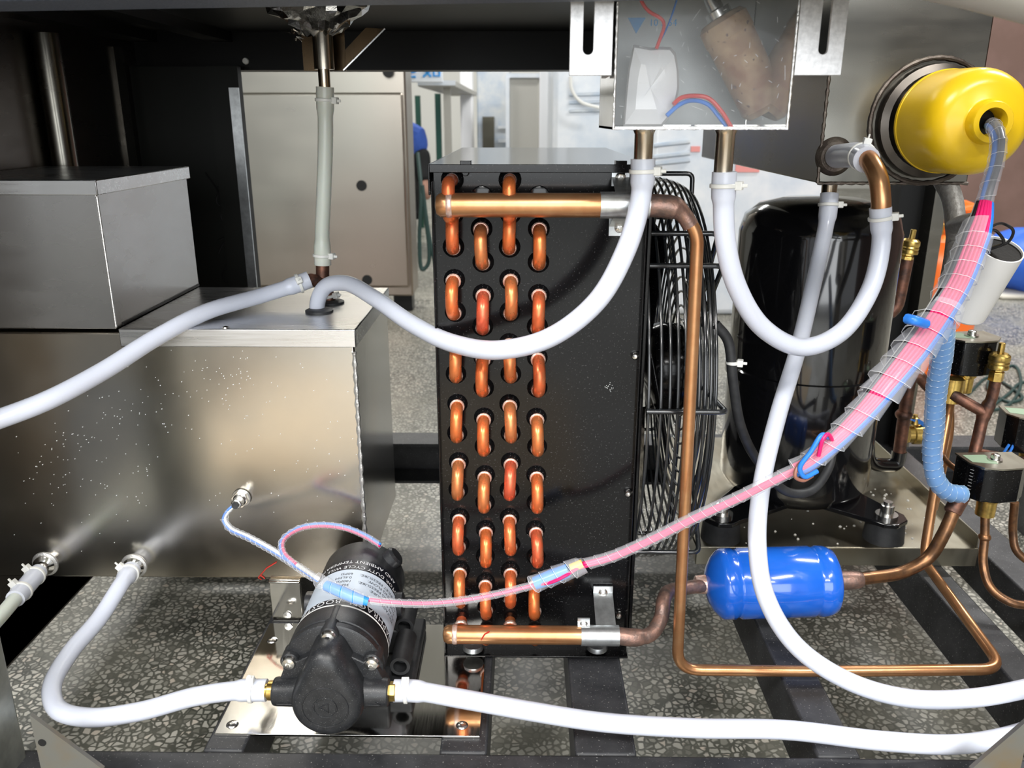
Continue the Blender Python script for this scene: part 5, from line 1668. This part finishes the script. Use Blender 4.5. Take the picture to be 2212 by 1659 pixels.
# orange gas bottle
t = thing('gas_bottle', 'orange gas bottle with a collar handle standing on the floor', 'bottle', (W(2035, 600, 2.0).x, 2.0, FZ))
oc = Vector((W(2028, 600, 2.0).x, 2.0, FZ))
MB().lathe(oc, (0, 0, 1), [(0, 0.08), (0.005, 0.088), (0.03, 0.092), (0.26, 0.092), (0.30, 0.085), (0.325, 0.065), (0.335, 0.03)], 36).build('bottle_body', 'orange_paint', t)
hb = MB()
for k in range(3):
    a0 = k * 2 * PI / 3 + 0.3
    pts = [oc + Vector((0.07 * math.cos(a0 + q), 0.07 * math.sin(a0 + q), 0.40)) for q in (0, 0.35, 0.7, 1.05, 1.4)]
    hb.tube([oc + Vector((0.072 * math.cos(a0), 0.072 * math.sin(a0), 0.31))] + pts + [oc + Vector((0.072 * math.cos(a0 + 1.4), 0.072 * math.sin(a0 + 1.4), 0.31))], 0.012, 8)
hb.build('collar_handle', 'orange_paint', t)
MB().lathe(oc + Vector((0, 0, 0.33)), (0, 0, 1), [(0, 0.014), (0.03, 0.014), (0.032, 0.009), (0.05, 0.009)], 12).build('bottle_valve', 'brass', t)
# blue sack on a pale block
t = thing('blue_sack', 'blue sack with a yellow patch lying on the floor at far right', 'sack', (W(2230, 630, 3.0).x, 3.0, FZ))
sa_ = W(2230, 560, 3.0)
vv, ff = [], []
for i in range(9):
    th = PI * i / 8
    for k in range(20):
        ph = 2 * PI * k / 20
        j = 1 + 0.08 * math.sin(3 * ph + i)
        vv.append((sa_.x + 0.18 * math.sin(th) * math.cos(ph) * j, 3.0 + 0.2 * math.sin(th) * math.sin(ph) * j, sa_.z - 0.01 + 0.115 * math.cos(th) * j))
for i in range(8):
    for k in range(20):
        k2 = (k + 1) % 20
        ff.append((i * 20 + k, (i + 1) * 20 + k, (i + 1) * 20 + k2, i * 20 + k2))
MB().add(vv, ff).build('sack_body', 'blue_sack', t, smooth=60)
MB().obox(sa_ + Vector((0.0, -0.19, 0.035)), (0.07, 0.01, 0.02), (0, 0.02, 0.0), (-0.005, 0.0, 0.02)).build('yellow_patch', 'yellow_cloth', t, bevel=0.01)
MB().box((sa_.x - 0.17, 2.85, FZ), (sa_.x + 0.2, 3.2, sa_.z - 0.10)).build('block', 'pale_sack', t, bevel=0.01)
# dark brown cabinet behind
t = MB()
a = W(2090, 100, 3.8)
t.box((a.x, 3.8, FZ), (a.x + 1.6, 4.0, 1.6))
tag(t.build('brown_cabinet', 'brown_wall', loc=(a.x + 0.8, 3.9, FZ), bevel=0.01), 'plain dark brown cabinet side behind the yellow cap', 'cabinet')
# dark cord on the floor
t = MB()
t.tube(spline([W(x, y, Z=FZ + 0.004) for x, y in ((2092, 850), (2140, 815), (2185, 838), (2208, 860), (2180, 868), (2135, 842), (2160, 800), (2190, 790), (2205, 830), (2170, 880), (2140, 885), (2180, 850), (2215, 825), (2300, 826))], 8), 0.0035, 8)
tag(t.build('floor_cable', 'cord_green', loc=W(2150, 850, Z=FZ)), 'thin dark cord in loose loops on the floor behind the valves', 'cord')
# curly lamp cord beside the cabinet
t = MB()
t.tube(spline(WP([(902, 330, 2.55), (910, 420, 2.5), (906, 520, 2.5), (912, 582, 2.5), (925, 570, 2.5), (920, 470, 2.5), (912, 400, 2.5), (925, 500, 2.5), (938, 560, 2.5), (945, 600, 2.5)]), 8), 0.006, 8)
tag(t.build('hanging_cable', 'cord_green', loc=W(915, 600, 2.5)), 'dark cord hanging in loops beside the stainless cabinet', 'cord')

# cardboard sheet and dark mat on the floor in front of the machine, added unseen to shape the tank's reflections
t = MB().box((-0.66, -0.62, FZ), (0.10, -0.02, FZ + 0.006))
tag(t.build('reflection_card', 'cardboard', loc=(-0.4, -0.25, FZ)), 'tan cardboard sheet lying on the floor in front of the machine', 'cardboard')
t = MB().box((-2.4, -1.6, FZ), (-0.70, 0.4, FZ + 0.008))
tag(t.build('reflection_mat', 'rubber', loc=(-1.7, -0.4, FZ)), 'dark rubber mat on the floor left of the cardboard', 'mat')
